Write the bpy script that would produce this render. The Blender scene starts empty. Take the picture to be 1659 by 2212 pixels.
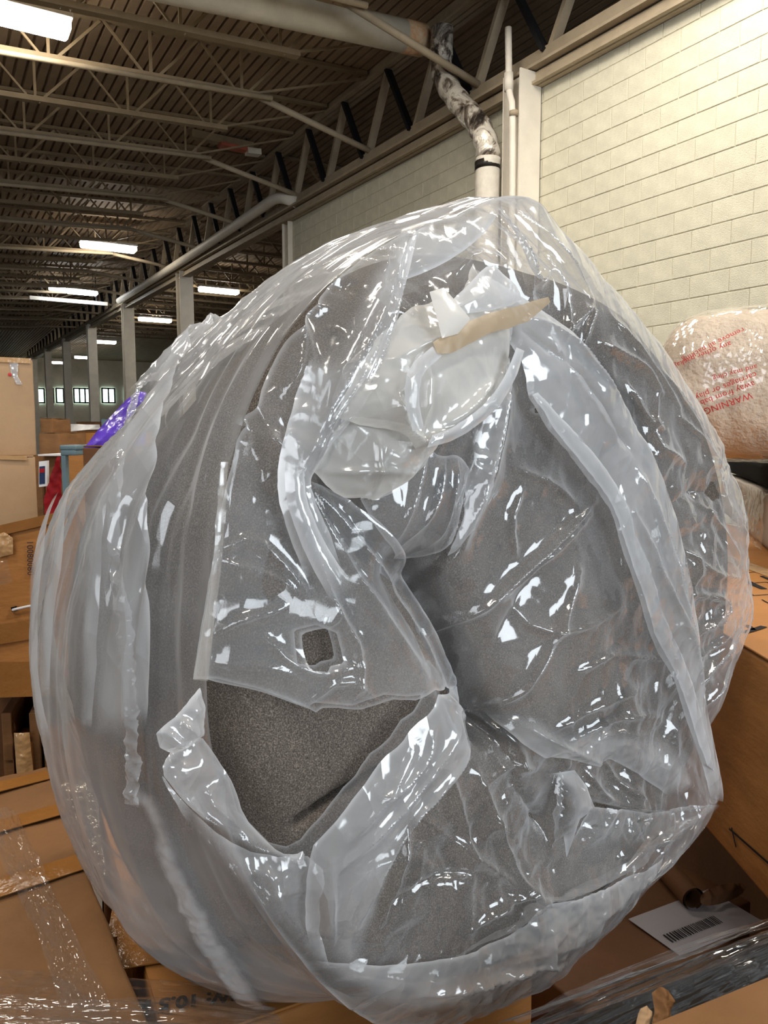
import bpy, bmesh, math, random
import numpy as np
from mathutils import Vector, Matrix
from mathutils.bvhtree import BVHTree

random.seed(7)
SC = bpy.context.scene
COL = SC.collection
PI = math.pi

# ------------------------------------------------------------------ camera
W_IMG, H_IMG, F_PX = 1659.0, 2212.0, 1660.0
CAM_Z = 1.75
YAW, PITCH = math.radians(30.5), math.radians(5.9)
cam_data = bpy.data.cameras.new('camera')
cam = bpy.data.objects.new('camera', cam_data)
COL.objects.link(cam)
cam.location = (0, 0, CAM_Z)
cam.rotation_euler = (PI / 2 - PITCH, 0, -YAW)
cam_data.sensor_fit = 'VERTICAL'
cam_data.sensor_height = 36.0
cam_data.lens = F_PX / H_IMG * 36.0
cam_data.clip_start = 0.05
cam_data.clip_end = 300
SC.camera = cam

# ------------------------------------------------------------------ world, big lights, exposure
world = bpy.data.worlds.new('world')
SC.world = world
world.use_nodes = True
bgn = world.node_tree.nodes['Background']
bgn.inputs['Color'].default_value = (0.86, 0.93, 1.0, 1)
bgn.inputs['Strength'].default_value = 0.07

def area_light(name, loc, rot, sx, sy, power, color):
    l = bpy.data.lights.new(name, 'AREA')
    l.shape = 'RECTANGLE'; l.size = sx; l.size_y = sy
    l.energy = power; l.color = color
    o = bpy.data.objects.new(name, l)
    o.location = loc; o.rotation_euler = rot
    COL.objects.link(o)
    return o
# unseen cool fill added behind the camera to light the bag front; daylight assumed
area_light('added_front_fill', (2.6, -7.0, 3.6), (math.radians(82), 0, 0), 4.4, 4.0, 300, (0.86, 0.94, 1.0))
area_light('added_side_fill', (-7.5, -3.5, 3.2), (math.radians(84), 0, math.radians(-62)), 3.6, 3.6, 110, (0.90, 0.95, 1.0))  # second unseen fill light, added behind and to the left

vs = SC.view_settings
vs.view_transform = 'Standard'
vs.look = 'None'
vs.exposure = 0.86
vs.gamma = 1.0
vs.use_curve_mapping = False
SC.cycles.transparent_max_bounces = 18
SC.cycles.max_bounces = 6
SC.cycles.diffuse_bounces = 3
SC.cycles.glossy_bounces = 3
SC.cycles.adaptive_threshold = 0.07
SC.cycles.adaptive_min_samples = 16
SC.cycles.caustics_reflective = False
SC.cycles.caustics_refractive = False
SC.cycles.sample_clamp_indirect = 6.0

# ------------------------------------------------------------------ projection helpers
R_AX = Vector((math.cos(YAW), -math.sin(YAW), 0))
F_H = Vector((math.sin(YAW), math.cos(YAW), 0))
UP = Vector((0, 0, 1))
F_AX = F_H * math.cos(PITCH) - UP * math.sin(PITCH)
U_AX = UP * math.cos(PITCH) + F_H * math.sin(PITCH)
CAM = Vector((0, 0, CAM_Z))

def ray(px, py):
    return R_AX * ((px - W_IMG / 2) / F_PX) + U_AX * ((H_IMG / 2 - py) / F_PX) + F_AX
def at(px, py, d):
    """point seen at that place of the photograph, d metres in front of the lens"""
    return CAM + ray(px, py) * d
def on_plane(px, py, p0, n):
    r = ray(px, py)
    return CAM + r * ((Vector(p0) - CAM).dot(n) / r.dot(n))
def on_x(px, py, x): return on_plane(px, py, (x, 0, 0), Vector((1, 0, 0)))
def on_y(px, py, y): return on_plane(px, py, (0, y, 0), Vector((0, 1, 0)))
def on_z(px, py, z): return on_plane(px, py, (0, 0, z), Vector((0, 0, 1)))
RN, UN, FN, CN = (np.array(v) for v in (R_AX, U_AX, F_AX, CAM))
def project(P):
    d = P - CN
    z = d @ FN
    return np.stack([W_IMG / 2 + F_PX * (d @ RN) / z, H_IMG / 2 - F_PX * (d @ UN) / z], -1)

# ------------------------------------------------------------------ numpy noise
def _hash(ix, iy, iz, seed):
    h = (ix.astype(np.int64) * 374761393 + iy.astype(np.int64) * 668265263 + iz.astype(np.int64) * 2147483647 + seed * 1274126177) & 0xffffffff
    h = ((h ^ (h >> 13)) * 1274126177) & 0xffffffff
    h = (h ^ (h >> 16)) & 0xffffffff
    return h
_G = np.array([[1,1,0],[-1,1,0],[1,-1,0],[-1,-1,0],[1,0,1],[-1,0,1],[1,0,-1],[-1,0,-1],[0,1,1],[0,-1,1],[0,1,-1],[0,-1,-1],[1,1,0],[-1,1,0],[0,-1,1],[0,-1,-1]], float)
def perlin(P, seed=0):
    P = np.asarray(P, float)
    i = np.floor(P).astype(np.int64)
    f = P - i
    u = f * f * f * (f * (f * 6 - 15) + 10)
    out = 0
    for dx in (0, 1):
        for dy in (0, 1):
            for dz in (0, 1):
                g = _G[_hash(i[:, 0] + dx, i[:, 1] + dy, i[:, 2] + dz, seed) & 15]
                d = (g * (f - np.array([dx, dy, dz]))).sum(1)
                w = (u[:, 0] if dx else 1 - u[:, 0]) * (u[:, 1] if dy else 1 - u[:, 1]) * (u[:, 2] if dz else 1 - u[:, 2])
                out = out + w * d
    return out
def ridge(P, seed=0):
    return 1 - 2.2 * np.abs(perlin(P, seed))
def crumple(P, f, seed=0):
    """sharp-creased crumple, zero mean, about -1..1"""
    P = np.asarray(P, float)
    w = np.stack([perlin(P * f * .6, seed + 11), perlin(P * f * .6, seed + 12), perlin(P * f * .6, seed + 13)], 1)
    Q = P * f + w * .8
    return (ridge(Q, seed) - .45) * .8 + (ridge(Q * 2.3 + 5, seed + 1) - .45) * .26 + (ridge(Q * 5.1 + 9, seed + 2) - .45) * .06
def worley(P, seed=0):
    """nearest and second-nearest feature distance in the plane"""
    i = np.floor(P[:, :2]).astype(np.int64); z = np.zeros(len(P), np.int64)
    d1 = np.full(len(P), 9.0); d2 = np.full(len(P), 9.0)
    for dx in (-1, 0, 1):
        for dy in (-1, 0, 1):
            cx, cy = i[:, 0] + dx, i[:, 1] + dy
            fx = cx + (_hash(cx, cy, z, seed) & 1023) / 1023.0; fy = cy + (_hash(cx, cy, z + 1, seed) & 1023) / 1023.0
            d = np.hypot(fx - P[:, 0], fy - P[:, 1])
            d2 = np.minimum(d2, np.maximum(d1, d)); d1 = np.minimum(d1, d)
    return d1, d2
def facets(P, f, seed=0):
    """crumpled film: flat facets meeting in sharp creases"""
    P = np.asarray(P, float)
    w = np.stack([perlin(P * f * .5, seed + 21), perlin(P * f * .5, seed + 22), np.zeros(len(P))], 1)
    h = 0
    for k, (s, a) in enumerate(((1, 1.0), (2.1, .42), (4.3, .16))):
        d1, d2 = worley(P * f * s + w * .9 * s + 17 * k, seed + 5 * k)
        h = h + a * (d1 - .42)
    return h
def smooth(x, a, b):
    t = np.clip((x - a) / (b - a), 0, 1)
    return t * t * (3 - 2 * t)

# ------------------------------------------------------------------ mesh helpers
class MB:
    def __init__(self): self.v = []; self.f = []
    def add(self, vs, fs):
        n = len(self.v); self.v += [tuple(p) for p in vs]; self.f += [tuple(i + n for i in f) for f in fs]
        return self
    def frame(self, o, ex, ey, ez):
        """box from corner o along three edge vectors"""
        o, ex, ey, ez = (Vector(q) for q in (o, ex, ey, ez))
        p = [o, o + ex, o + ex + ey, o + ey, o + ez, o + ex + ez, o + ex + ey + ez, o + ey + ez]
        f = [(0, 3, 2, 1), (4, 5, 6, 7), (0, 1, 5, 4), (1, 2, 6, 5), (2, 3, 7, 6), (3, 0, 4, 7)]
        if ex.cross(ey).dot(ez) < 0: f = [q[::-1] for q in f]
        return self.add(p, f)
    def box(self, x0, x1, y0, y1, z0, z1):
        return self.frame((x0, y0, z0), (x1 - x0, 0, 0), (0, y1 - y0, 0), (0, 0, z1 - z0))
    def bar(self, a, b, w, h, up=(0, 0, 1)):
        a, b = Vector(a), Vector(b); d = (b - a); dn = d.normalized()
        s = dn.cross(Vector(up))
        if s.length < 1e-4: s = dn.cross(Vector((0, 1, 0)))
        s.normalize(); u = s.cross(dn).normalized()
        return self.frame(a - s * w / 2 - u * h / 2, d, s * w, u * h)
    def tube(self, pts, r, n=12, caps=True):
        pts = [Vector(p) for p in pts]
        rs = r if isinstance(r, (list, tuple)) else [r] * len(pts)
        ref = None; rings = []; base = len(self.v)
        for i, p in enumerate(pts):
            t = ((pts[min(i + 1, len(pts) - 1)] - pts[max(i - 1, 0)])).normalized()
            if ref is None:
                ref = t.cross(Vector((0, 0, 1)))
                if ref.length < 1e-3: ref = t.cross(Vector((1, 0, 0)))
                ref.normalize()
            ref = (ref - t * ref.dot(t)).normalized(); b = t.cross(ref)
            for k in range(n):
                a = 2 * PI * k / n
                self.v.append(tuple(p + (ref * math.cos(a) + b * math.sin(a)) * rs[i]))
        for i in range(len(pts) - 1):
            for k in range(n):
                k2 = (k + 1) % n
                self.f.append((base + i * n + k, base + i * n + k2, base + (i + 1) * n + k2, base + (i + 1) * n + k))
        if caps:
            self.f.append(tuple(base + k for k in range(n))[::-1])
            self.f.append(tuple(base + (len(pts) - 1) * n + k for k in range(n)))
        return self
    def mesh(self, name):
        me = bpy.data.meshes.new(name); me.from_pydata(self.v, [], self.f); me.update(); return me
    def build(self, name, mat, parent=None, smooth_=False, bevel=0):
        me = self.mesh(name)
        return obj(name, me, mat, parent, smooth_, bevel)

def obj(name, me, mat, parent=None, smooth_=False, bevel=0):
    if bevel:
        bm = bmesh.new(); bm.from_mesh(me)
        bmesh.ops.bevel(bm, geom=list(bm.edges), offset=bevel, segments=1, affect='EDGES', profile=.5)
        bm.to_mesh(me); bm.free()
    if mat is not None:
        me.materials.clear(); me.materials.append(mat)
    if smooth_:
        me.polygons.foreach_set('use_smooth', [True] * len(me.polygons))
    o = bpy.data.objects.new(name, me)
    COL.objects.link(o)
    if parent is not None:
        o.parent = parent
        o.matrix_parent_inverse = parent.matrix_world.inverted() if False else Matrix.Translation(-parent.location)
    return o
def link_part(name, me, parent, loc=(0, 0, 0), mat=None):
    """an object that shares mesh data, placed in world coordinates under a parent that only has a location"""
    o = bpy.data.objects.new(name, me); COL.objects.link(o)
    o.parent = parent; o.matrix_parent_inverse = Matrix.Translation(-parent.location)
    o.location = loc
    return o
def thing(name, label, cat, loc=(0, 0, 0), group=None, kind=None):
    o = bpy.data.objects.new(name, None); COL.objects.link(o)
    o.location = loc; o.empty_display_size = .1
    return tag(o, label, cat, group, kind)
def tag(o, label=None, cat=None, group=None, kind=None):
    if label: o['label'] = label
    if cat: o['category'] = cat
    if group: o['group'] = group
    if kind: o['kind'] = kind
    return o

# ------------------------------------------------------------------ materials
def srgb(r, g, b):
    f = lambda c: (c / 255 / 12.92) if c / 255 <= .04045 else ((c / 255 + .055) / 1.055) ** 2.4
    return (f(r), f(g), f(b), 1)
def new_mat(name):
    m = bpy.data.materials.new(name); m.use_nodes = True
    nt = m.node_tree; nt.nodes.clear()
    out = nt.nodes.new('ShaderNodeOutputMaterial')
    return m, nt, out
def N(nt, t, **kw):
    n = nt.nodes.new(t)
    for k, v in kw.items():
        if k in ('noise_type', 'feature', 'operation', 'blend_type', 'data_type', 'distance', 'noise_dimensions'): setattr(n, k, v)
        else: n.inputs[k].default_value = v
    return n
def ramp(nt, fac, stops):
    r = nt.nodes.new('ShaderNodeValToRGB')
    e = r.color_ramp.elements
    while len(e) < len(stops): e.new(.5)
    for q, (p, c) in zip(e, stops): q.position = p; q.color = c if len(c) == 4 else (*c, 1)
    nt.links.new(fac, r.inputs[0])
    return r.outputs[0]
def coords(nt, scale=(1, 1, 1), kind='Object'):
    tc = nt.nodes.new('ShaderNodeTexCoord'); mp = nt.nodes.new('ShaderNodeMapping')
    mp.inputs['Scale'].default_value = scale
    nt.links.new(tc.outputs[kind], mp.inputs[0])
    return mp.outputs[0]
def principled(name, col, rough=.6, var=.12, scale=6, bump=.0, bscale=60, spec=.3, metal=0, objvar=0, stretch=(1, 1, 1), col2=None):
    m, nt, out = new_mat(name)
    b = nt.nodes.new('ShaderNodeBsdfPrincipled')
    b.inputs['Roughness'].default_value = rough
    b.inputs['Specular IOR Level'].default_value = spec
    b.inputs['Metallic'].default_value = metal
    c = coords(nt, stretch)
    n = N(nt, 'ShaderNodeTexNoise', Scale=scale, Detail=5.0, Roughness=.6)
    nt.links.new(c, n.inputs['Vector'])
    c2 = col2 or tuple(x * (1 - var * 2) for x in col[:3]) + (1,)
    c1 = tuple(min(1, x * (1 + var)) for x in col[:3]) + (1,)
    cc = ramp(nt, n.outputs['Fac'], [(.3, c2), (.72, c1)])
    if objvar:
        oi = nt.nodes.new('ShaderNodeObjectInfo')
        mr = N(nt, 'ShaderNodeMapRange'); mr.inputs['To Min'].default_value = 1 - objvar; mr.inputs['To Max'].default_value = 1 + objvar
        nt.links.new(oi.outputs['Random'], mr.inputs['Value'])
        hs = nt.nodes.new('ShaderNodeHueSaturation')
        nt.links.new(mr.outputs[0], hs.inputs['Value']); nt.links.new(cc, hs.inputs['Color']); cc = hs.outputs[0]
    nt.links.new(cc, b.inputs['Base Color'])
    if bump:
        n2 = N(nt, 'ShaderNodeTexNoise', Scale=bscale, Detail=4.0)
        nt.links.new(c, n2.inputs['Vector'])
        bp = N(nt, 'ShaderNodeBump', Strength=bump, Distance=.01)
        nt.links.new(n2.outputs['Fac'], bp.inputs['Height']); nt.links.new(bp.outputs[0], b.inputs['Normal'])
    nt.links.new(b.outputs[0], out.inputs[0])
    return m
def emitter(name, col, strength):
    m, nt, out = new_mat(name)
    e = N(nt, 'ShaderNodeEmission', Color=(*col, 1), Strength=strength)
    nt.links.new(e.outputs[0], out.inputs[0]); return m

def film_mat(name, haze=.16, tint=(.95, .965, 1.0), rough=.13, bump=.25, bscale=28, stretch=(1, 1, 1), edge=.55, spec=1.0, micro=.25):
    """thin clear polythene: see-through, a little milky, glossy on both sides"""
    m, nt, out = new_mat(name)
    L = nt.links
    c = coords(nt, stretch)
    n3 = N(nt, 'ShaderNodeTexNoise', Scale=5.0, Detail=2.0, Roughness=.6, Distortion=.0)
    L.new(c, n3.inputs['Vector'])
    n1 = N(nt, 'ShaderNodeTexVoronoi', feature='F1', Scale=bscale * 1.1); L.new(c, n1.inputs['Vector'])
    pm = N(nt, 'ShaderNodeMapRange'); pm.inputs['From Min'].default_value = .40; pm.inputs['From Max'].default_value = .64; pm.inputs['To Min'].default_value = 1.0; pm.inputs['To Max'].default_value = .12
    L.new(n3.outputs['Fac'], pm.inputs['Value'])
    am = N(nt, 'ShaderNodeMath', operation='MULTIPLY'); L.new(n1.outputs['Distance'], am.inputs[0]); L.new(pm.outputs[0], am.inputs[1])
    bp = N(nt, 'ShaderNodeBump', Strength=bump, Distance=.02)
    L.new(am.outputs[0], bp.inputs['Height'])
    lw = N(nt, 'ShaderNodeLayerWeight', Blend=.5)
    L.new(bp.outputs[0], lw.inputs['Normal'])
    lg = N(nt, 'ShaderNodeLayerWeight', Blend=.5)
    # milkiness: grows with the slanted path through the film
    p3 = N(nt, 'ShaderNodeMath', operation='POWER'); p3.inputs[1].default_value = 3.0
    L.new(lg.outputs['Facing'], p3.inputs[0])
    hz = N(nt, 'ShaderNodeMath', operation='MULTIPLY_ADD'); hz.inputs[1].default_value = edge; hz.inputs[2].default_value = haze
    L.new(p3.outputs[0], hz.inputs[0])
    mr = N(nt, 'ShaderNodeMapRange'); mr.inputs['From Min'].default_value = .3; mr.inputs['From Max'].default_value = .7
    mr.inputs['To Min'].default_value = .65; mr.inputs['To Max'].default_value = 1.35
    L.new(n3.outputs['Fac'], mr.inputs['Value'])
    rl = nt.nodes.new('ShaderNodeAttribute'); rl.attribute_name = 'rimline'
    rz = N(nt, 'ShaderNodeMath', operation='MULTIPLY_ADD'); rz.inputs[1].default_value = .35; L.new(rl.outputs['Fac'], rz.inputs[0]); L.new(hz.outputs[0], rz.inputs[2]); hz = rz
    hm = N(nt, 'ShaderNodeMath', operation='MULTIPLY'); hm.use_clamp = True
    L.new(hz.outputs[0], hm.inputs[0]); L.new(mr.outputs[0], hm.inputs[1])
    fa = nt.nodes.new('ShaderNodeAttribute'); fa.attribute_name = 'fade'
    iv = N(nt, 'ShaderNodeMath', operation='SUBTRACT'); iv.inputs[0].default_value = 1.0; L.new(fa.outputs['Fac'], iv.inputs[1])
    hm2 = N(nt, 'ShaderNodeMath', operation='MULTIPLY'); L.new(hm.outputs[0], hm2.inputs[0]); L.new(iv.outputs[0], hm2.inputs[1]); hm = hm2
    tr = N(nt, 'ShaderNodeBsdfTransparent', Color=(.985, .99, .992, 1))
    df = N(nt, 'ShaderNodeBsdfDiffuse', Color=(*[x * .86 for x in tint], 1))
    tl = N(nt, 'ShaderNodeBsdfTranslucent', Color=(*[x * .86 for x in tint], 1))
    L.new(bp.outputs[0], df.inputs['Normal']); L.new(bp.outputs[0], tl.inputs['Normal'])
    m1 = N(nt, 'ShaderNodeMixShader', Fac=.45); L.new(df.outputs[0], m1.inputs[1]); L.new(tl.outputs[0], m1.inputs[2])
    m2 = nt.nodes.new('ShaderNodeMixShader')
    L.new(hm.outputs[0], m2.inputs[0]); L.new(tr.outputs[0], m2.inputs[1]); L.new(m1.outputs[0], m2.inputs[2])
    gl = N(nt, 'ShaderNodeBsdfGlossy', Roughness=rough, Color=(1, 1, 1, 1)); L.new(bp.outputs[0], gl.inputs['Normal'])
    p5 = N(nt, 'ShaderNodeMath', operation='POWER'); p5.inputs[1].default_value = 4.0
    L.new(lw.outputs['Facing'], p5.inputs[0])
    fr = N(nt, 'ShaderNodeMath', operation='MULTIPLY_ADD'); fr.inputs[1].default_value = .62 * spec; fr.inputs[2].default_value = .085 * spec
    fr.use_clamp = True
    L.new(p5.outputs[0], fr.inputs[0])
    fr2 = N(nt, 'ShaderNodeMath', operation='MULTIPLY'); L.new(fr.outputs[0], fr2.inputs[0]); L.new(iv.outputs[0], fr2.inputs[1]); fr = fr2
    m3 = nt.nodes.new('ShaderNodeMixShader')
    L.new(fr.outputs[0], m3.inputs[0]); L.new(m2.outputs[0], m3.inputs[1]); L.new(gl.outputs[0], m3.inputs[2])
    L.new(m3.outputs[0], out.inputs[0])
    return m

M = {}
M['paint_steel'] = principled('painted_steel', srgb(142, 124, 98), .6, .10, 5, .15, 30)
M['truss'] = principled('truss_paint', srgb(170, 154, 130), .6, .08, 4, .1, 30)
M['dark_steel'] = principled('dark_steel', srgb(26, 26, 28), .6, .1, 5)
M['deck'] = principled('roof_deck_paint', srgb(152, 130, 106), .7, .10, 2.5, .1, 25)
M['column'] = principled('column_paint', srgb(224, 216, 202), .55, .06, 3)
M['block'] = principled('painted_block', srgb(212, 207, 186), .75, .05, 9, .5, 90, spec=.2, objvar=.025)
M['mortar'] = principled('painted_mortar', srgb(204, 198, 176), .8, .05, 9, .3, 60, spec=.2)
M['concrete'] = principled('concrete_floor', srgb(120, 112, 104), .7, .12, 3, .1, 20)
M['far_wall'] = principled('far_wall_paint', srgb(222, 214, 196), .8, .05, 2)
M['duct'] = principled('duct_wrap', srgb(205, 196, 178), .6, .07, 4, .25, 14)
M['housing'] = principled('lamp_housing', srgb(225, 225, 225), .4, .03, 4)
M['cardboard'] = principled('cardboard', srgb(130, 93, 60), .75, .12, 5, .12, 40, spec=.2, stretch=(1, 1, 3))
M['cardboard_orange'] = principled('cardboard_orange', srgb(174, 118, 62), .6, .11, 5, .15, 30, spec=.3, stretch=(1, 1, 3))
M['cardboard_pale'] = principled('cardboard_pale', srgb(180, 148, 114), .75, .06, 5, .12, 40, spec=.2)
M['cardboard_dark'] = principled('cardboard_dark', srgb(98, 66, 42), .75, .10, 5, .12, 40, spec=.2)  # cardboard brown darkened to paint in the shade at the lower right
M['board_edge'] = principled('board_edge', srgb(150, 112, 76), .85, .15, 40, .2, 90, spec=.1)
M['tape'] = principled('brown_tape', srgb(146, 98, 48), .16, .10, 7, .25, 40, spec=.6)
M['tape_clear'] = principled('tan_tape', srgb(190, 150, 104), .18, .06, 9, .2, 50, spec=.6)
M['ink'] = principled('black_ink', srgb(34, 32, 34), .7, .1, 40, spec=.15)
M['ink_red'] = principled('red_ink', srgb(205, 60, 62), .6, .1, 40, spec=.2)
M['ink_grey'] = principled('grey_ink', srgb(58, 50, 60), .7, .15, 60, spec=.15)
M['shaded_label_paper'] = principled('shaded_label_paper', srgb(150, 143, 144), .7, .04, 6)  # white label greyed so its colour carries the shade it lies in
M['paper'] = principled('white_paper', srgb(222, 220, 222), .7, .02, 6)
M['black'] = principled('matt_black', srgb(10, 10, 12), .9, .1, 20, spec=.1)
M['purple'] = principled('purple_film', srgb(98, 66, 190), .22, .2, 9, .5, 14, spec=.6)
M['red'] = principled('red_fabric', srgb(150, 16, 26), .7, .15, 9, .2, 30)
M['blue_grey'] = principled('blue_grey_plastic', srgb(98, 118, 126), .5, .08, 6)
M['navy'] = principled('navy_print', srgb(30, 48, 84), .5, .1, 6)
M['fluff'] = principled('white_fibre', srgb(234, 214, 192), .95, .07, 9, .9, 60, spec=.1)
M['white_film'] = principled('white_wrap', srgb(228, 226, 222), .3, .06, 10, .5, 14, spec=.5)
M['film'] = film_mat('clear_polythene', haze=.16, bump=.36, bscale=26, edge=.95, rough=.10, micro=.14, stretch=(1, 1, .5))
M['film_side'] = film_mat('clear_polythene_side', haze=.19, bump=.16, bscale=20, edge=.95, rough=.12)
M['film_milky'] = film_mat('folded_polythene', haze=.64, bump=.42, bscale=32, edge=.60, rough=.12, micro=.14, stretch=(1, 1, .5))
M['film_half'] = film_mat('doubled_polythene', haze=.50, bump=.42, bscale=30, edge=.70, rough=.11, micro=.14, stretch=(1, 1, .5))
M['film_warm'] = film_mat('dusty_polythene', haze=.26, tint=(1, .93, .84), bump=.18, bscale=22, edge=.5, rough=.2)
M['film_white'] = film_mat('white_polythene', haze=.74, tint=(1, .985, .95), bump=.40, bscale=26, edge=.3, rough=.16)
M['film_seam'] = film_mat('crinkled_seam', haze=.36, bump=.60, bscale=44, edge=.5, rough=.10)
M['tape_tan'] = film_mat('tan_dirt_tape', haze=.72, tint=(.62, .48, .32), bump=.2, bscale=30, edge=.2, rough=.4, spec=.5)
M['wrap'] = film_mat('stretch_wrap', haze=.03, tint=(1, 1, 1), rough=.08, bump=.2, bscale=40, edge=.08, spec=.8)
M['wrap_dark'] = film_mat('dark_stretch_wrap', haze=.012, tint=(1, 1, 1), rough=.11, bump=.4, bscale=50, edge=.05, spec=1.4, stretch=(.4, .4, 1))
M['lamp'] = emitter('lamp_panel', (1.0, .92, .78), 20)
M['lamp_cool'] = emitter('lamp_panel_cool', (.92, .97, 1.0), 20)
M['window'] = emitter('window_daylight', (.72, 1.0, .90), 2.6)
# ================================================================== the hall
X_W = 6.1                                   # face of the block wall
def z_truss(y): return 5.74 + .018 * (y - 7)   # underside of the girder
def z_deck(x): return 7.16 + .05 * (min(x, 6.4) - 6)
Y0, DY = 7.10, 6.80                          # column grid

# floor
fl = MB().box(-14, 26, -9, 62, -.1, 0).build('floor', M['concrete']); tag(fl, 'grey concrete warehouse floor', None, None, 'structure')

# ceiling: ribbed steel deck, one object per sheet
ceil_bm = MB().box(-6.3, 24.3, -4, 62, 7.52, 7.56)
ceiling = ceil_bm.build('ceiling', M['deck']); tag(ceiling, 'brown ribbed steel roof deck', None, None, 'structure')
def deck_mesh(slope):
    v = []; f = []; prof = []
    for r in range(6):
        x = r * .15
        prof += [(x, 0), (x + .105, 0), (x + .118, .05), (x + .137, .05)]
    prof.append((.90, 0))
    for x, z in prof:
        for y in (-4, 62): v.append((x, y, z + slope * x))
    for i in range(len(prof) - 1): f.append((2 * i, 2 * i + 1, 2 * i + 3, 2 * i + 2))
    me = bpy.data.meshes.new('deck_sheet'); me.from_pydata(v, [], f); me.materials.append(M['deck']); return me
dm1, dm0 = deck_mesh(.05), deck_mesh(0)
for k in range(34):
    x = -6.3 + .9 * k
    link_part('deck_sheet', dm1 if x < 5.8 else dm0, ceiling, (x, 0, z_deck(x)))

# block wall with its own blocks
BW, BH, BD = .4064, .2032, .09
zc = on_x(1659, 400.3, X_W).z
wall = MB().box(X_W + .006, X_W + .25, 1.0, 13.85, 0, 5.80).build('wall_right', M['mortar'])
tag(wall, 'cream painted concrete block wall', None, None, 'structure')
def block_mesh(w):
    mb = MB().box(0, BD, .004, w - .004, .0045, BH - .0045)
    me = mb.mesh('block'); bm = bmesh.new(); bm.from_mesh(me)
    bmesh.ops.bevel(bm, geom=[e for e in bm.edges], offset=.004, segments=1, affect='EDGES', profile=.5)
    bm.to_mesh(me); bm.free(); me.materials.append(M['block']); return me
bm_full, bm_half = block_mesh(BW), block_mesh(BW / 2)
yj = on_x(1461, 250, X_W).y
k0 = math.floor((zc - 0) / BH)
zb = zc - k0 * BH
rest = MB(); nb = 0
for r in range(-1, 29):
    z = zb + r * BH
    if z + BH > 5.80 or z < 0: continue
    off = (yj + (BW / 2 if (r - k0) % 2 else 0)) % BW
    y = 1.0 + off - BW
    while y < 13.85:
        ya, yb = max(y, 1.0), min(y + BW, 13.85)
        full = (yb - ya) > BW - .01
        c = Vector((X_W, (ya + yb) / 2, z + BH / 2))
        pr = project(np.array([c]))[0]
        seen = full and 0 < pr[0] < 1670 and pr[1] > -30 and not (7.0 < c.y < 7.3)
        xx = pr[0]
        lim = 470 + max(0, 1120 - xx) * .62 if xx < 1120 else 440 + (xx - 1120) * .95
        if seen and pr[1] < lim and nb < 300:
            link_part('block', bm_full, wall, (X_W - .001 + random.uniform(-.0012, .0012), ya, z)); nb += 1
        elif yb - ya > .05:
            rest.box(X_W - .001, X_W + .05, ya + .004, yb - .004, z + .0045, z + BH - .0045)
        y += BW
rw = rest.build('block_coursing', M['block'], wall); rw['kind'] = 'stuff'

# roof girder on the column line, panel by panel
gird = thing('roof_girder', 'long cream steel roof truss above the block wall running to the far end', 'roof truss', (6.1, 7.1, 5.8), None, 'structure')
def chord(name, y0, y1, zf, h, w, mat):
    mb = MB()
    for s in (-1, 1):                       # two angles back to back
        xa = 6.05 + s * .045
        mb.frame((xa - .012, y0, zf(y0)), (.024, 0, 0), (0, y1 - y0, zf(y1) - zf(y0)), (0, 0, h))
    mb.frame((6.05 - w / 2, y0, zf(y0)), (w, 0, 0), (0, y1 - y0, zf(y1) - zf(y0)), (0, 0, .03))
    return mb.build(name, mat, gird)
z_top = lambda y: z_truss(y) + 1.18
chord('bottom_chord', 2.0, 60, lambda y: z_truss(y) + .0, .20, .30, M['truss'])
chord('ledge_beam', 2.0, 60, lambda y: z_truss(y) - .16, .14, .22, M['truss'])
chord('top_chord', 2.0, 60, z_top, .26, .26, M['truss'])
PAN = 1.36
y = 8.06 - PAN * 4
dk = None
while y < 58:
    zb_, zt_ = z_truss(y) + .16, z_top(y) + .02
    MB().bar((6.0, y + .03, zb_), (6.0, y + .66, zt_), .05, .10, (1, 0, 0)).build('dark_web_bar', M['dark_steel'], gird)
    MB().bar((6.05, y - .03, zb_), (6.05, y - .66, zt_), .06, .11, (1, 0, 0)).build('web_bar', M['truss'], gird)
    y += PAN

# columns
def h_column(x, y, z1, w=.30, label=None):
    mb = MB()
    mb.box(x - w / 2, x + w / 2, y - w / 2, y - w / 2 + .02, 0, z1)
    mb.box(x - w / 2, x + w / 2, y + w / 2 - .02, y + w / 2, 0, z1)
    mb.box(x - .012, x + .012, y - w / 2 + .02, y + w / 2 - .02, 0, z1)
    o = mb.build('steel_column', M['column'])
    return tag(o, label, 'column', 'columns under the roof girder', 'structure')
h_column(5.93, 7.02, z_truss(7.1) - .02, .30, 'pale steel column against the block wall behind the bag top')
ords = ['', 'pale steel column at the free end of the block wall', 'nearest free-standing pale column right of the row, beside the bag edge', 'second free-standing pale column left of the nearest one',
        'third free-standing pale column, in front of the far windows', 'fourth free-standing pale column, slimmer, in front of the far windows', 'fifth dark slim column in front of the far windows', 'farthest slim column by the tall carton stack']
for n in range(1, 8):
    h_column(6.05 + (.1 if n == 1 else 0), Y0 + DY * n, z_truss(Y0 + DY * n) - .02, .36 if n > 1 else .28, ords[n])

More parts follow.
